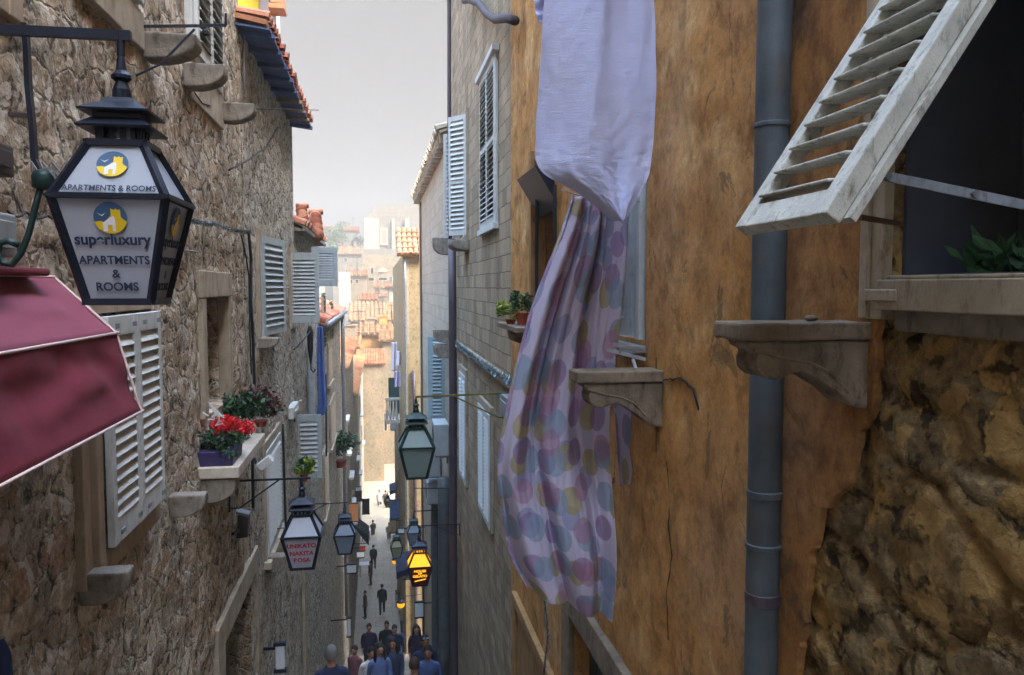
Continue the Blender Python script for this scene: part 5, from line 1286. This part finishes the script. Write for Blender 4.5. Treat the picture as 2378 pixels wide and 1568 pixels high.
pot_plant(606, 990, 8.0, .06, .05, 'reddish-brown leafed plant at the far end of the marble shelf', ['leaf_r', 'leaf_d'], .17)
pot_plant(1212, 754, 7.6, .06, .10, 'dark green bushy plant in a red pot beside the dotted sheet', ['leaf_g'], .11, lsz=.022)
pot_plant(1186, 757, 7.9, .05, .06, 'trailing yellow-green plant on the same corner sill', ['leaf_y'], .12, lsz=.022)
pot_plant(706, 1118, 9.6, .05, .08, 'small bright green plant above the red-lettered lantern', ['leaf_g', 'leaf_y'], .1)
pot_plant(790, 1085, 26, .2, .2, 'drooping green plant on a ledge of the gutter house', ['leaf_g', 'leaf_d'], .5, lsz=.07)
# plant inside the near window
t_ = thing('window_plant', 'broad-leafed dark plant behind the sill of the open window', 'plant', PX(2310, 632, XR+.16))
m = MB(); base = PX(2310, 636, XR+.12)
for _ in range(170):
    b0 = base+Vector((random.uniform(0, .12), random.uniform(-.16, .12), random.uniform(-.01, .05))); d = Vector((random.gauss(0, .6), random.gauss(0, 1), random.uniform(.3, 1.1))).normalized(); l_ = random.uniform(.04, .12)
    sdv = d.cross(Vector((random.gauss(0, 1), random.gauss(0, 1), .3))).normalized()*l_*.14
    m.add([b0, b0+d*l_*.5+sdv, b0+d*l_, b0+d*l_*.5-sdv], [(0, 1, 2, 3)])
m.build('foliage', M['leaf_g'], t_)
MB().lathe(base-Vector((-.04, 0, .02)), [(.05, -.12), (.07, 0), (.075, .02), (.06, .02)], 14).build('pot', M['pot'], t_)

# stone lump on corbel
o = MB().lathe(PY(1884, 742, 2.28)-Vector((0, 0, .004)), [(.012, 0), (.022, .004), (.020, .012), (.01, .017)], 10).build('pebble', M['trim_o'], smooth=True); tag(o, 'small brown pebble lying on the nearer scrolled corbel', 'pebble')

# ================================================================== PIPES, RODS, CABLES
def pipe(name, label, x, y, r, z0, z1, mat, joints=(), group='drainpipes', clips=()):
    t_ = thing(name, label, 'drainpipe', (x, y, z0), group)
    MB().tube([(x+.004*math.sin(z0+k), y, z0+(z1-z0)*k/12) for k in range(13)], r, 18).build('tube', M[mat], t_, smooth=True)
    for (jz, h) in joints: MB().lathe((x, y, jz-h/2), [(r+.001, 0), (r+.006, .004), (r+.006, h-.004), (r+.001, h)], 18).build('collar', M[mat], t_, smooth=False)
    for jz in clips: MB().lathe((x, y, jz), [(r+.002, 0), (r+.008, .003), (r+.008, .016), (r+.002, .02)], 18).box((x, y-.012, jz), (XR if x > 0 else XL, y+.012, jz+.02)).build('clip', M[mat], t_)
    return t_
px_ = PX(1787, 665, 1.43); 
zj = [PY(1787, py, px_.y).z for py in (292, 1145, 1270, 1385)]
pp = pipe('drainpipe', 'thick slate-grey drainpipe running the full height of the orange wall', 1.43, px_.y, .063, -7, 7, 'pipe', joints=((zj[0], .02), (zj[1], .03)), clips=(zj[2],))
MB().lathe((1.43, px_.y, zj[3]-.02), [(.064, 0), (.069, .004), (.069, .04), (.064, .044)], 18).build('repair_tape', M['pipe_b'], pp)
pu = PX(1044, 300, 1.42); pipe('drainpipe', 'slim brown drainpipe crossing the sky edge above the dark corbel', 1.42, pu.y, .04, PY(1044, 560, pu.y).z, 9, 'pipe_b', clips=(PY(1044, 345, pu.y).z,))
pw_ = PX(1051, 800, 1.40); pipe('drainpipe', 'wide brown drainpipe below the dark corbel at the ashlar corner', 1.40, pw_.y, .078, -15, PY(1048, 556, pw_.y).z, 'pipe_b', joints=((PY(1048, 1300, pw_.y).z, .1),))
for (px, py0, py1, r, x_, mt, lb) in ((978, 470, 1480, .035, 1.44, 'pipe_t', 'thin copper-brown pipe down the corner of the pale stone house'), (1006, 1140, 1568, .10, 1.38, 'pipe', 'dark post-like pipe low on the pale house'), (1028, 1110, 1568, .13, 1.34, 'pipe', 'thickest dark pipe low beside the wide brown drainpipe')):
    q = PX(px, 700, x_); pipe('drainpipe', lb, x_, q.y, r, PY(px, py1, q.y).z, PY(px, py0, q.y).z, mt)
q = PY(961, 800, Ye-.1); pipe('drainpipe', 'brown pipe on the ochre-yellow house front', q.x, Ye-.1, .07, -18, PY(961, 860, Ye).z, 'pipe_b')
q = PY(942, 800, Ye-.1); pipe('drainpipe', 'pale metal pipe at the left edge of the ochre-yellow front', q.x, Ye-.1, .05, -12, PY(942, 600, Ye).z, 'galv')
q = PY(914, 1120, 44); pipe('drainpipe', 'yellow painted pipe low on the far right of the lane', xa-.06, 44, .1, -17.8, PY(914, 1090, 44).z, 'yellow')
q = PX(722, 900, XL+.08); pipe('drainpipe', 'grey-blue drainpipe behind the folded umbrella', XL+.08, q.y, .07, PY(722, 1000, q.y).z, PY(722, 790, q.y).z, 'greyshut')
q = PX(783, 800, XL+.1); pipe('drainpipe', 'pale drainpipe falling from the end of the long gutter', XL+.12, 29, .07, -12, -1.0, 'galv')
def tinsel(pts, r, n, label, name='garland'):
    m = MB(); L_ = []
    m.tube(pts, .006, 6)
    for _ in range(n):
        t = random.random()*(len(pts)-1); i = min(len(pts)-2, int(t)); p = pts[i].lerp(pts[i+1], t-i)
        d = Vector((random.gauss(0, 1), random.gauss(0, 1), random.gauss(0, 1))).normalized(); s_ = d.cross(Vector((.3, .5, .8))).normalized()*.0035
        q = p+d*r*random.uniform(.6, 1.2); m.add([p-s_, p+s_, q+s_*.4, q-s_*.4], [(0, 1, 2, 3)])
    o = m.build(name, M['tinsel']); tag(o, label, 'garland', 'tinsel garlands'); return o
def curve_px(pts, x, sag=0, n=20):
    P_ = [PX(px, py, x) for px, py in pts]; out_ = []
    for i in range(len(P_)-1):
        for k in range(n): t = k/n; q = P_[i].lerp(P_[i+1], t); q.z -= sag*math.sin(math.pi*t); out_.append(q)
    out_.append(P_[-1]); return out_
tinsel(curve_px([(1057, 795), (1190, 888)], XR-.06, .04), .07, 1500, 'silver tinsel garland running along the ashlar wall to the dotted sheet')
tinsel(curve_px([(1264, 1385), (1272, 1480), (1262, 1575)], XR-.12), .028, 900, 'silver tinsel hanging straight down below the dotted sheet')
tinsel(curve_px([(428, 503), (500, 520), (578, 540)], XL+.06, .02), .025, 1300, 'silver tinsel garland behind the advertising lantern')
def wire(label, pts, r, mat='cable', name='cable', cat='cable'):
    return tag(MB().tube(pts, r, 6).build(name, M[mat], smooth=True), label, cat)
wire('pair of thick black cables bending down the rubble wall', curve_px([(545, 535), (577, 537), (583, 600), (583, 700), (588, 800), (592, 925)], XL+.06, n=6), .016)
wire('thin black cable beside the thick pair on the rubble wall', curve_px([(560, 545), (572, 600), (578, 640), (580, 760), (584, 870)], XL+.05, n=6), .007)
wire('black cable rising behind the advertising lantern', curve_px([(18, 490), (60, 492), (110, 500), (150, 495)], XL+.03, .02), .005)
wire('thin wire slanting across the grey wall below the eave', curve_px([(532, 395), (580, 370), (620, 340), (645, 296)], XL+.05, n=6), .009)
wire('horizontal wire stretched from the wall past the eave', [PX(560, 252, XL+.02), PY(740, 256, 11.5)], .006)
wire('pale wire slanting down toward the third upper corbel', curve_px([(518, 110), (545, 180), (610, 252)], XL+.04, n=6), .004, 'gcable')
wire('pale vertical conduit on the upper rubble wall', curve_px([(566, 45), (567, 205)], XL+.03, n=4), .012, 'gcable')
wire('short black cable hanging on the wall near the second corbel', curve_px([(452, 215), (470, 240), (488, 245)], XL+.03, n=6), .005)
wire('tall black rod beside the marble shelf', curve_px([(657, 985), (660, 1100), (664, 1235)], XL+.1, n=4), .016)
wire('black cable below the marble shelf', curve_px([(586, 1045), (588, 1180)], XL+.06, n=4), .016)
wire('black cable dropping along the lower left houses', curve_px([(757, 870), (758, 1060)], XL+.08, n=4), .02)
wire('thin wire crossing beside the small lantern', [PX(640, 1228, XL), PY(700, 1222, 8.4)], .006)
wire('thin string along the wall under the silver garland', curve_px([(1057, 775), (1195, 880)], XR-.03, n=4), .004, 'pipe_t')
wire('white pipe stub on the rubble wall right of the big lantern', curve_px([(418, 580), (460, 585)], XL+.04, n=4), .008, 'gcable')
# iron laundry rod
p = PX(322, 62, XL); tp = PY(525, 59, p.y)
IR = thing('laundry_rod', 'thin dark iron rod with a raised tip above the first upper corbel', 'rod', p)
MB().bar(p, tp, .012, .016).bar(tp, tp+Vector((0, 0, .07)), .012, .012).build('rod', M['iron'], IR)
MB().bar(PX(316, 176, XL), PY(372, 150, p.y), .012, .012).bar(PY(372, 150, p.y), PY(452, 68, p.y), .012, .012).build('brace', M['iron'], IR)
MB().lathe(PY(478, 84, p.y), [(.006, 0), (.02, .01), (.02, .03), (.006, .045)], 8).build('pulley', M['iron'], IR)
MB().bar(PY(505, 125, p.y+.4), PY(515, 132, p.y+.4), .01, .01).build('hook', M['iron'], IR)
# flood lights and boxes low on the left
FL = thing('floodlight', 'dark floodlight with a pale reflector under the lantern bracket', 'floodlight', PX(560, 1230, XL))
a = PX(548, 1262, XL+.02)
MB().abox(PY(558, 1215, 8.2), Vector((1, .2, 0)).normalized(), UZ, UY, .16, .28, .12).build('casing', M['plastic_d'], FL, bevel=.015)
MB().abox(PY(563, 1190, 8.1), Vector((1, .2, -.4)).normalized(), Vector((.4, 0, 1)).normalized(), UY, .14, .03, .14).build('reflector', M['plastic_g'], FL, bevel=.006)
MB().bar(PX(540, 1240, XL), PY(556, 1230, 8.2), .03, .03).build('arm', M['iron'], FL)
FL2 = thing('floodlight', 'small pale spotlight tilted under the marble shelf', 'floodlight', PX(620, 1080, XL))
c = PY(616, 1075, 9.2); MB().abox(c, Vector((.8, 0, .6)), Vector((-.6, 0, .8)), UY, .17, .09, .12).build('casing', M['white'], FL2, bevel=.01)
MB().lathe(c+Vector((-.14, 0, -.02)), [(.03, 0), (.05, .03), (.04, .08)], 10).build('mount', M['iron'], FL2); MB().bar(c+Vector((-.14, 0, .02)), Vector((XL, 9.2, c.z)), .02, .02).build('arm', M['iron'], FL2)
wall_box('socket_box', 'flat pale box on the wall above the low grey shutter', 'box', 682, 694, 948, 975, 'white', .1)
# AC units on the right
def ac(px, py, Y, lb, x=XR, w_=.8, h=.55):
    p = PY(px, py, Y); t_ = thing('air_conditioner', lb, 'air conditioner', (x-.18, Y, p.z), 'air conditioning units')
    MB().box((x-.36, Y, p.z), (x-.04, Y+w_, p.z+h)).build('casing', M['ac'], t_, bevel=.02)
    MB().tube([(x-.365, Y+w_*.4, p.z+h*.5), (x-.35, Y+w_*.4, p.z+h*.5)], h*.4, 20).build('fan_grille', M['grill'], t_)
    for q in (.1, w_-.1): MB().box((x-.34, Y+q-.02, p.z-.04), (x, Y+q+.02, p.z)).box((x-.04, Y+q-.02, p.z-.3), (x, Y+q+.02, p.z-.04)).build('bracket', M['plastic_g'], t_)
ac(1018, 1108, 19.5, 'upper air conditioning unit beside the frosted lantern'); ac(1018, 1170, 19.8, 'lower air conditioning unit beside the frosted lantern'); ac(1040, 1060, 17, 'air conditioning unit just left of the wide brown drainpipe', h=.7)
ac(900, 1000, 50, 'far air conditioning unit below the balcony', x=xa)

# ================================================================== STREET CLUTTER
def sign(px0, px1, py0, py1, Y, mat, lb, side=1, name='hanging_sign', cat='sign', th=.08, xw=None, lit=None):
    a, b_ = PY(px0, py1, Y), PY(px1, py0, Y); t_ = thing(name, lb, cat, ((a.x+b_.x)/2, Y, a.z), 'signs and boxes along the lane')
    MB().box((a.x, Y, a.z), (b_.x, Y+th, b_.z)).build('panel', M[mat], t_, bevel=.012)
    m = MB(); e = .02; m.box((a.x-e, Y-.01, b_.z), (b_.x+e, Y+th+.01, b_.z+.04)); m.box((a.x-e, Y-.01, a.z-.04), (b_.x+e, Y+th+.01, a.z)); m.build('frame', M['iron'], t_)
    xw = xw if xw is not None else (XL if side > 0 else XR)
    xi = a.x if side > 0 else b_.x
    if abs(xi-xw) > .05: MB().bar((xw, Y+th/2, b_.z-.03), (xi, Y+th/2, b_.z-.03), .03, .03).build('arm', M['iron'], t_)
    return t_
sign(824, 838, 1131, 1140, 47, 'white_sign', 'small white sign high over the left of the lane')
sign(819, 840, 1142, 1164, 46, 'plastic_d', 'dark square sign below the small white one')
sign(811, 831, 1170, 1211, 34, 'brown_sign', 'tan box-shaped sign with a pale top on the left')
sign(841, 858, 1160, 1194, 44, 'plastic_d', 'dark sign jutting farthest into the left of the lane')
sign(836, 848, 1271, 1279, 39, 'red_sign', 'small glowing red sign on the left of the lane')
sign(829, 845, 1282, 1295, 33, 'white_sign', 'white box sign under the red sign')
sign(806, 827, 1312, 1331, 25, 'white_sign', 'white bracket-shaped sign beside the stair wall')
sign(806, 814, 1437, 1478, 22, 'white_sign', 'tall narrow white menu light low on the left')
sign(640, 660, 1500, 1556, 9.6, 'white_sign', 'white tube-shaped menu board by the lower left doorway', th=.04)
sign(925, 938, 1227, 1239, 30, 'white_sign', 'white menu sign left of the small blue-grey lantern', side=-1)
sign(905, 926, 1162, 1205, 40, 'cl_lblue', 'pale blue awning panel on the right of the lane', side=-1, xw=xa)
sign(905, 920, 1208, 1238, 39, 'yellow', 'pale yellow sign board standing on the right', side=-1, xw=xa)
sign(964, 983, 1400, 1434, 24, 'white_sign', 'white board below the lit amber lantern', side=-1)
sign(937, 962, 1322, 1345, 29, 'greyshut', 'grey-blue sign board left of the lit amber lantern', side=-1)
def awning_small(px0, px1, py0, py1, Y, mat, lb, xw):
    a, b_ = PY(px0, py1, Y), PY(px1, py0, Y); t_ = thing('shop_awning', lb, 'awning', (a.x, Y, a.z), 'shop awnings in the lane')
    s_ = 1 if xw < 0 else -1; xo = b_.x if s_ > 0 else a.x
    MB().prism([(xw, Y, b_.z), (xo, Y, a.z+(b_.z-a.z)*.45), (xo, Y, a.z), (xo-s_*.02, Y, a.z), (xw, Y, b_.z-.1)], (0, 1.8, 0)).build('canopy', M[mat], t_)
    MB().bar((xw, Y+.05, a.z+.1), (xo, Y+.05, a.z+.1), .03, .03).build('frame', M['iron'], t_)
awning_small(831, 856, 1218, 1268, 41, 'cl_black', 'black awning on the left of the lane above the diners', XL)
awning_small(921, 955, 1310, 1345, 27, 'cl_navy', 'dark navy awning on the right below the cream lantern', XR)
awning_small(905, 930, 1130, 1150, 46, 'cl_navy', 'far dark awning on the right under the yellow pipe', 1.5)
# tables at the sides of the lane
def table(px, py, Y, lb, mat='white_cloth'):
    p = PY(px, py, Y); z0 = floor_z(Y); t_ = thing('cafe_table', lb, 'table', (p.x, Y, z0), 'cafe tables in the lane')
    MB().box((p.x-.3, Y-.3, z0+.72), (p.x+.3, Y+.3, z0+.75)).build('tabletop', M[mat], t_, bevel=.01)
    for sx in (-1, 1):
        for sy in (-1, 1): MB().box((p.x+sx*.26-.02, Y+sy*.26-.02, z0), (p.x+sx*.26+.02, Y+sy*.26+.02, z0+.72)).build('leg', M['iron'], t_)
table(850, 1225, 56, 'white cafe table at the left of the sunlit pavement'); table(846, 1300, 49, 'white cafe table by the dark diners on the left'); table(930, 1330, 44, 'dark cafe table on the right below the awning', 'cl_black'); table(940, 1440, 34, 'dim cafe table below the yellow lamp', 'cl_greyblue')
# ================================================================== PEOPLE
def person(px, py_head, Y, H=1.72, face=180, top='cl_navy', legs='cl_jeans', hair='hair_d', hl='short', label='', pose='walk', py_feet=None, skin='skin', glasses=False, bag=False, male=True):
    """px/py_head: where the top of the head is seen; face: degrees, 180 = towards the camera"""
    p = PY(px, py_head, Y); base = Vector((p.x, Y, p.z-H)); k = H/1.75
    sw = .19 if male else .165; st = {'walk': .22, 'stand': .04, 'step': .12}[pose]
    V = []; E = []; Rr = []
    def v(x, y, z, r): V.append((x*k, y*k, z*k)); Rr.append(r*k*(1.22 if r > .027 and z < 1.5 else 1)); return len(V)-1
    pel = v(0, 0, .95, .125); sp_ = v(0, 0, 1.12, .11 if male else .095); ch = v(0, .01, 1.32, .125); nb = v(0, 0, 1.46, .06); nk = v(0, .01, 1.53, .048); hb = v(0, .02, 1.60, .072); ht = v(0, .02, 1.69, .070)
    E += [(pel, sp_), (sp_, ch), (ch, nb), (nb, nk), (nk, hb), (hb, ht)]
    hands = []
    for s in (-1, 1):
        ph = st*s
        hp = v(.095*s, 0, .88, .085); kn = v(.10*s, ph*.55+.03, .50, .058); an = v(.10*s, ph-.03*abs(ph), .10+(.05 if ph < -.1 else 0), .038); to = v(.11*s, ph+.15, .035, .032)
        E += [(pel, hp), (hp, kn), (kn, an), (an, to)]
        sh = v(sw*s, 0, 1.41, .058); el = v((sw+.035)*s, -ph*.45-.02, 1.13, .042)
        bend = .10 if pose == 'walk' else .16
        if pose == 'step': bend = .2
        wr = v((sw+.03)*s, -ph*.7+bend*.6, .90+bend*.25, .028); pm = v((sw+.025)*s, -ph*.75+bend*.75, .84+bend*.25, .033)
        E += [(ch, sh), (sh, el), (el, wr), (wr, pm)]; hands.append(((sw+.03)*s*k, (.84+bend*.25)*k))
        for q in range(4):
            f1 = v((sw+.025)*s+(q-1.5)*.004*s, -ph*.75+bend*.75+(q-1.5)*.019, .79+bend*.25, .009); f2 = v((sw+.015)*s, -ph*.75+bend*.75+(q-1.5)*.02+.012, .75+bend*.25+abs(q-1.3)*.008, .007)
            E += [(pm, f1), (f1, f2)]
        th_ = v((sw+.02)*s, -ph*.75+bend*.75+.045, .81+bend*.25, .010); E.append((pm, th_))
    me = bpy.data.meshes.new('person'); me.from_pydata(V, E, []); tmp = bpy.data.objects.new('tmp', me); COL.objects.link(tmp)
    md = tmp.modifiers.new('s', 'SKIN'); md.use_smooth_shade = True
    sv = me.skin_vertices[0].data
    for i, r_ in enumerate(Rr): sv[i].radius = (r_, r_*(.78 if i in (sp_, ch, pel) else 1)); 
    sv[pel].use_root = True
    sv[ch].radius = (.145*k if male else .125*k, .10*k)
    ss = tmp.modifiers.new('ss', 'SUBSURF'); ss.levels = 1; ss.render_levels = 1
    dg = bpy.context.evaluated_depsgraph_get(); m2 = bpy.data.meshes.new_from_object(tmp.evaluated_get(dg)); bpy.data.objects.remove(tmp)
    mats = [M[top], M[legs], M[skin], M['cl_black'], M['hair_d']]
    m2.materials.clear(); [m2.materials.append(q) for q in mats]
    for f in m2.polygons:
        c = f.center; z = c.z/k; ax = abs(c.x)/k
        if z > 1.50: mi = 2
        elif ax > sw-.02 and z < .93+(.05 if pose != 'walk' else 0): mi = 2
        elif z < .085: mi = 3
        elif z < .93: mi = 1
        else: mi = 0
        f.material_index = mi; f.use_smooth = True
    # facial features joined to the same mesh
    import bmesh
    bm = bmesh.new(); bm.from_mesh(m2)
    def blob(loc, r, sc3, mi):
        res = bmesh.ops.create_icosphere(bm, subdivisions=2, radius=r*k)
        for vv in res['verts']: vv.co = Vector((vv.co.x*sc3[0]+loc[0]*k, vv.co.y*sc3[1]+loc[1]*k, vv.co.z*sc3[2]+loc[2]*k))
        for f in {f for vv in res['verts'] for f in vv.link_faces}: f.material_index = mi; f.smooth = True
    blob((0, .03, 1.635), .088, (.80, 1.02, 1.26), 2)
    blob((0, .125, 1.62), .014, (.8, 1, 1.5), 2); blob((0, .112, 1.575), .02, (1.2, .4, .3), 3)
    for s in (-1, 1): blob((.032*s, .108, 1.648), .012, (1.3, .5, .7), 4); blob((.078*s, .03, 1.63), .02, (.4, .8, 1.4), 2)
    bm.to_mesh(m2); bm.free()
    rot = Matrix.Rotation(R(face), 4, 'Z')
    m2.transform(rot)
    o = bpy.data.objects.new('person', m2); COL.objects.link(o); o.location = base; reg(o, base)
    tag(o, label, 'person', 'people on the stairs and in the lane')
    hm = MB(); hc = Vector((0, .015, 1.66))*k
    n = 14; rows = 9
    for j in range(rows+1):
        t = j/rows; phi = t*math.pi*.5 if hl == 'short' else t*math.pi*.5
        for i in range(n):
            a = 2*math.pi*i/n; back = -math.sin(a)  # y<0 is the back of the head
            zz = math.cos(phi*1.0)*.112; rr = math.sin(phi)*.086
            low = 0
            if j == rows: low = -.05 if back > .2 else 0
            hm.v.append(hc+Vector((math.cos(a)*rr*.98, math.sin(a)*rr*1.08-.008, zz+low+.008))*1*k)
    for j in range(rows):
        for i in range(n): i2 = (i+1) % n; hm.f.append([j*n+i, j*n+i2, (j+1)*n+i2, (j+1)*n+i]); hm.m.append(0)
    if hl == 'long':
        hm.tube([hc+Vector((0, -.05*k, .05*k)), hc+Vector((0, -.085*k, -.08*k)), hc+Vector((0, -.10*k, -.22*k)), hc+Vector((0, -.09*k, -.34*k))], [.08*k, .098*k, .09*k, .04*k], 12)
        for s in (-1, 1): hm.tube([hc+Vector((s*.07*k, .02*k, .05*k)), hc+Vector((s*.09*k, .02*k, -.06*k)), hc+Vector((s*.10*k, .03*k, -.2*k)), hc+Vector((s*.09*k, .04*k, -.28*k))], [.02*k, .034*k, .034*k, .01*k], 8)
    for i, q in enumerate(hm.v): hm.v[i] = rot.to_3x3() @ q + base
    hm.build('hair', M[hair], o, smooth=True)
    jm = MB(); n_ = 14; zs_ = [(.80, .185, .125), (.86, .19, .13), (.98, .18, .125), (1.12, .172, .118), (1.28, .19, .125), (1.38, .185, .115), (1.44, .13, .09), (1.49, .075, .065)]
    if not male: zs_ = [(a_, b__*(.88 if a_ > 1 else .98), c_*.92) for a_, b__, c_ in zs_]
    for (z_, rx, ry) in zs_:
        for i in range(n_):
            a = 2*math.pi*i/n_; wv = 1+.05*noise.noise(Vector((a*2, z_*6, px*.1))); jm.v.append(Vector((math.cos(a)*rx*wv, math.sin(a)*ry*wv+.005, z_))*k)
    for j in range(len(zs_)-1):
        for i in range(n_): i2 = (i+1) % n_; jm.f.append([j*n_+i, j*n_+i2, (j+1)*n_+i2, (j+1)*n_+i]); jm.m.append(0)
    for i, q in enumerate(jm.v): jm.v[i] = rot.to_3x3() @ q + base
    jm.build('jacket' if male else 'blouse', M[top], o, smooth=True)
    if glasses:
        gm = MB()
        for s in (-1, 1): gm.abox(Vector((s*.034, .10, 1.735))*k, UX, Vector((0, .5, .86)), Vector((0, .86, -.5)), .05*k, .04*k, .008*k)
        for i, q in enumerate(gm.v): gm.v[i] = rot.to_3x3() @ q + base
        gm.build('sunglasses', M['white_sign'], o)
    if bag:
        gm = MB().abox(Vector((0, -.19, 1.2))*k, UX, UZ, UY, .28*k, .4*k, .14*k)
        for i, q in enumerate(gm.v): gm.v[i] = rot.to_3x3() @ q + base
        gm.build('backpack', M['cl_black'], o, bevel=.03)
    return o
PEOPLE = [
 dict(px=887, py_head=1357, Y=43, H=1.76, face=0, top='cl_black', legs='cl_black', label='man in black walking away down the centre of the lane'),
 dict(px=881, py_head=1138, Y=65, H=1.72, face=180, top='cl_white', legs='cl_greyblue', label='distant walker in a white shirt and open dark jacket on the bright pavement'),
 dict(px=895, py_head=1139, Y=64, H=1.70, face=0, top='cl_brown', legs='cl_khaki', label='distant walker in a brown jacket to the right of the one in white'),
 dict(px=866, py_head=1208, Y=57, H=1.55, face=30, top='cl_brown', legs='cl_brown', label='brown-clad figure at the left edge of the bright pavement', pose='stand'),
 dict(px=903, py_head=1214, Y=56, H=1.5, face=200, top='cl_khaki', legs='cl_brown', label='figure in khaki on the right of the pavement', pose='stand'),
 dict(px=867, py_head=1266, Y=50, H=1.6, face=0, top='cl_green', legs='cl_green', label='figure in dark green on the left of the lane', pose='stand'),
 dict(px=861, py_head=1303, Y=47, H=1.5, face=90, top='cl_brown', legs='cl_black', label='dark seated-looking figure by the cafe table on the left', pose='stand'),
 dict(px=848, py_head=1372, Y=41, H=1.5, face=90, top='cl_brown', legs='cl_black', label='dim brown figure against the left wall above the steps', pose='stand'),
 dict(px=936, py_head=1402, Y=38, H=1.5, face=180, top='cl_khaki', legs='cl_jeans', label='figure in pale clothes under the yellow lamp', pose='stand'),
 dict(px=857, py_head=1449, Y=25, H=1.74, face=180, top='cl_purple', legs='cl_black', label='man in dark purple climbing on the left of the group', pose='step'),
 dict(px=898, py_head=1443, Y=25, H=1.72, face=180, top='cl_black', legs='cl_jeans', label='man in black at the back centre of the climbing group', pose='step', hair='hair_b'),
 dict(px=916, py_head=1452, Y=22, H=1.70, face=190, top='cl_navy', legs='cl_jeans', label='person in navy behind the long-haired woman', pose='step', hair='hair_d'),
 dict(px=967, py_head=1452, Y=21, H=1.68, face=180, top='cl_purple', legs='cl_black', label='woman in purple at the right back of the group', pose='step', hl='long', male=False),
 dict(px=824, py_head=1500, Y=17, H=1.45, face=150, top='cl_pink', legs='cl_pink', label='child in pink by the left wall', pose='step', hair='hair_b', male=False),
 dict(px=912, py_head=1481, Y=15.5, H=1.66, face=175, top='cl_greyblue', legs='cl_jeans', label='long-haired woman in grey-blue in the middle of the group', pose='step', hl='long', male=False),
 dict(px=881, py_head=1494, Y=14.5, H=1.66, face=195, top='cl_lblue', legs='cl_white', label='woman in a light blue top at the left front of the group', pose='step', hl='long', male=False),
 dict(px=861, py_head=1504, Y=15, H=1.55, face=200, top='cl_white', legs='cl_jeans', label='dark-haired youth just left of the light blue top', pose='step'),
 dict(px=987, py_head=1476, Y=15.5, H=1.76, face=185, top='cl_navy', legs='cl_black', label='man in navy with white-framed sunglasses on his head', pose='step', glasses=True, skin='skin2'),
 dict(px=994, py_head=1500, Y=13.5, H=1.66, face=170, top='cl_blue', legs='cl_jeans', label='person in a blue and pink top in front of the man with sunglasses', pose='step', skin='skin2'),
 dict(px=962, py_head=1530, Y=12, H=1.75, face=0, top='cl_green', legs='cl_black', label='person in dark green seen from behind at the bottom edge', pose='step', hair='hair_b', bag=True),
 dict(px=769, py_head=1503, Y=10.8, H=1.76, face=10, top='cl_navy', legs='cl_navy', label='grey-haired man in a navy jacket at the bottom left of the stairs', pose='step', hair='hair_g'),
]
for q in PEOPLE: person(**q)
# navy cloth at the lower left corner, near the camera
cloth('navy_sleeve', 'dark navy jacket hem just entering the lower left corner', 'cloth', [(-60, 1470), (-60, 1530), (-60, 1600)], [(2, 1488), (22, 1530), (34, 1600)], 2.6, M['navy'], lambda u, v: (.02*math.sin(u*7+v*3), 0), nu=20, nv=20)
# ================================================================== HAZE
hz = NT('haze_air'); hz.t.nodes.remove(hz.b); pv = hz.n('ShaderNodeVolumePrincipled')
pv.inputs['Color'].default_value = (.48, .435, .375, 1); pv.inputs['Density'].default_value = .0036; pv.inputs['Anisotropy'].default_value = .2
hz.l.new(pv.outputs[0], hz.t.nodes['Material Output'].inputs['Volume'])
if HAZE:
    o = MB().box((-265, -125, -25.5), (265, 335, 34)).build('haze', hz.m); o['kind'] = 'stuff'
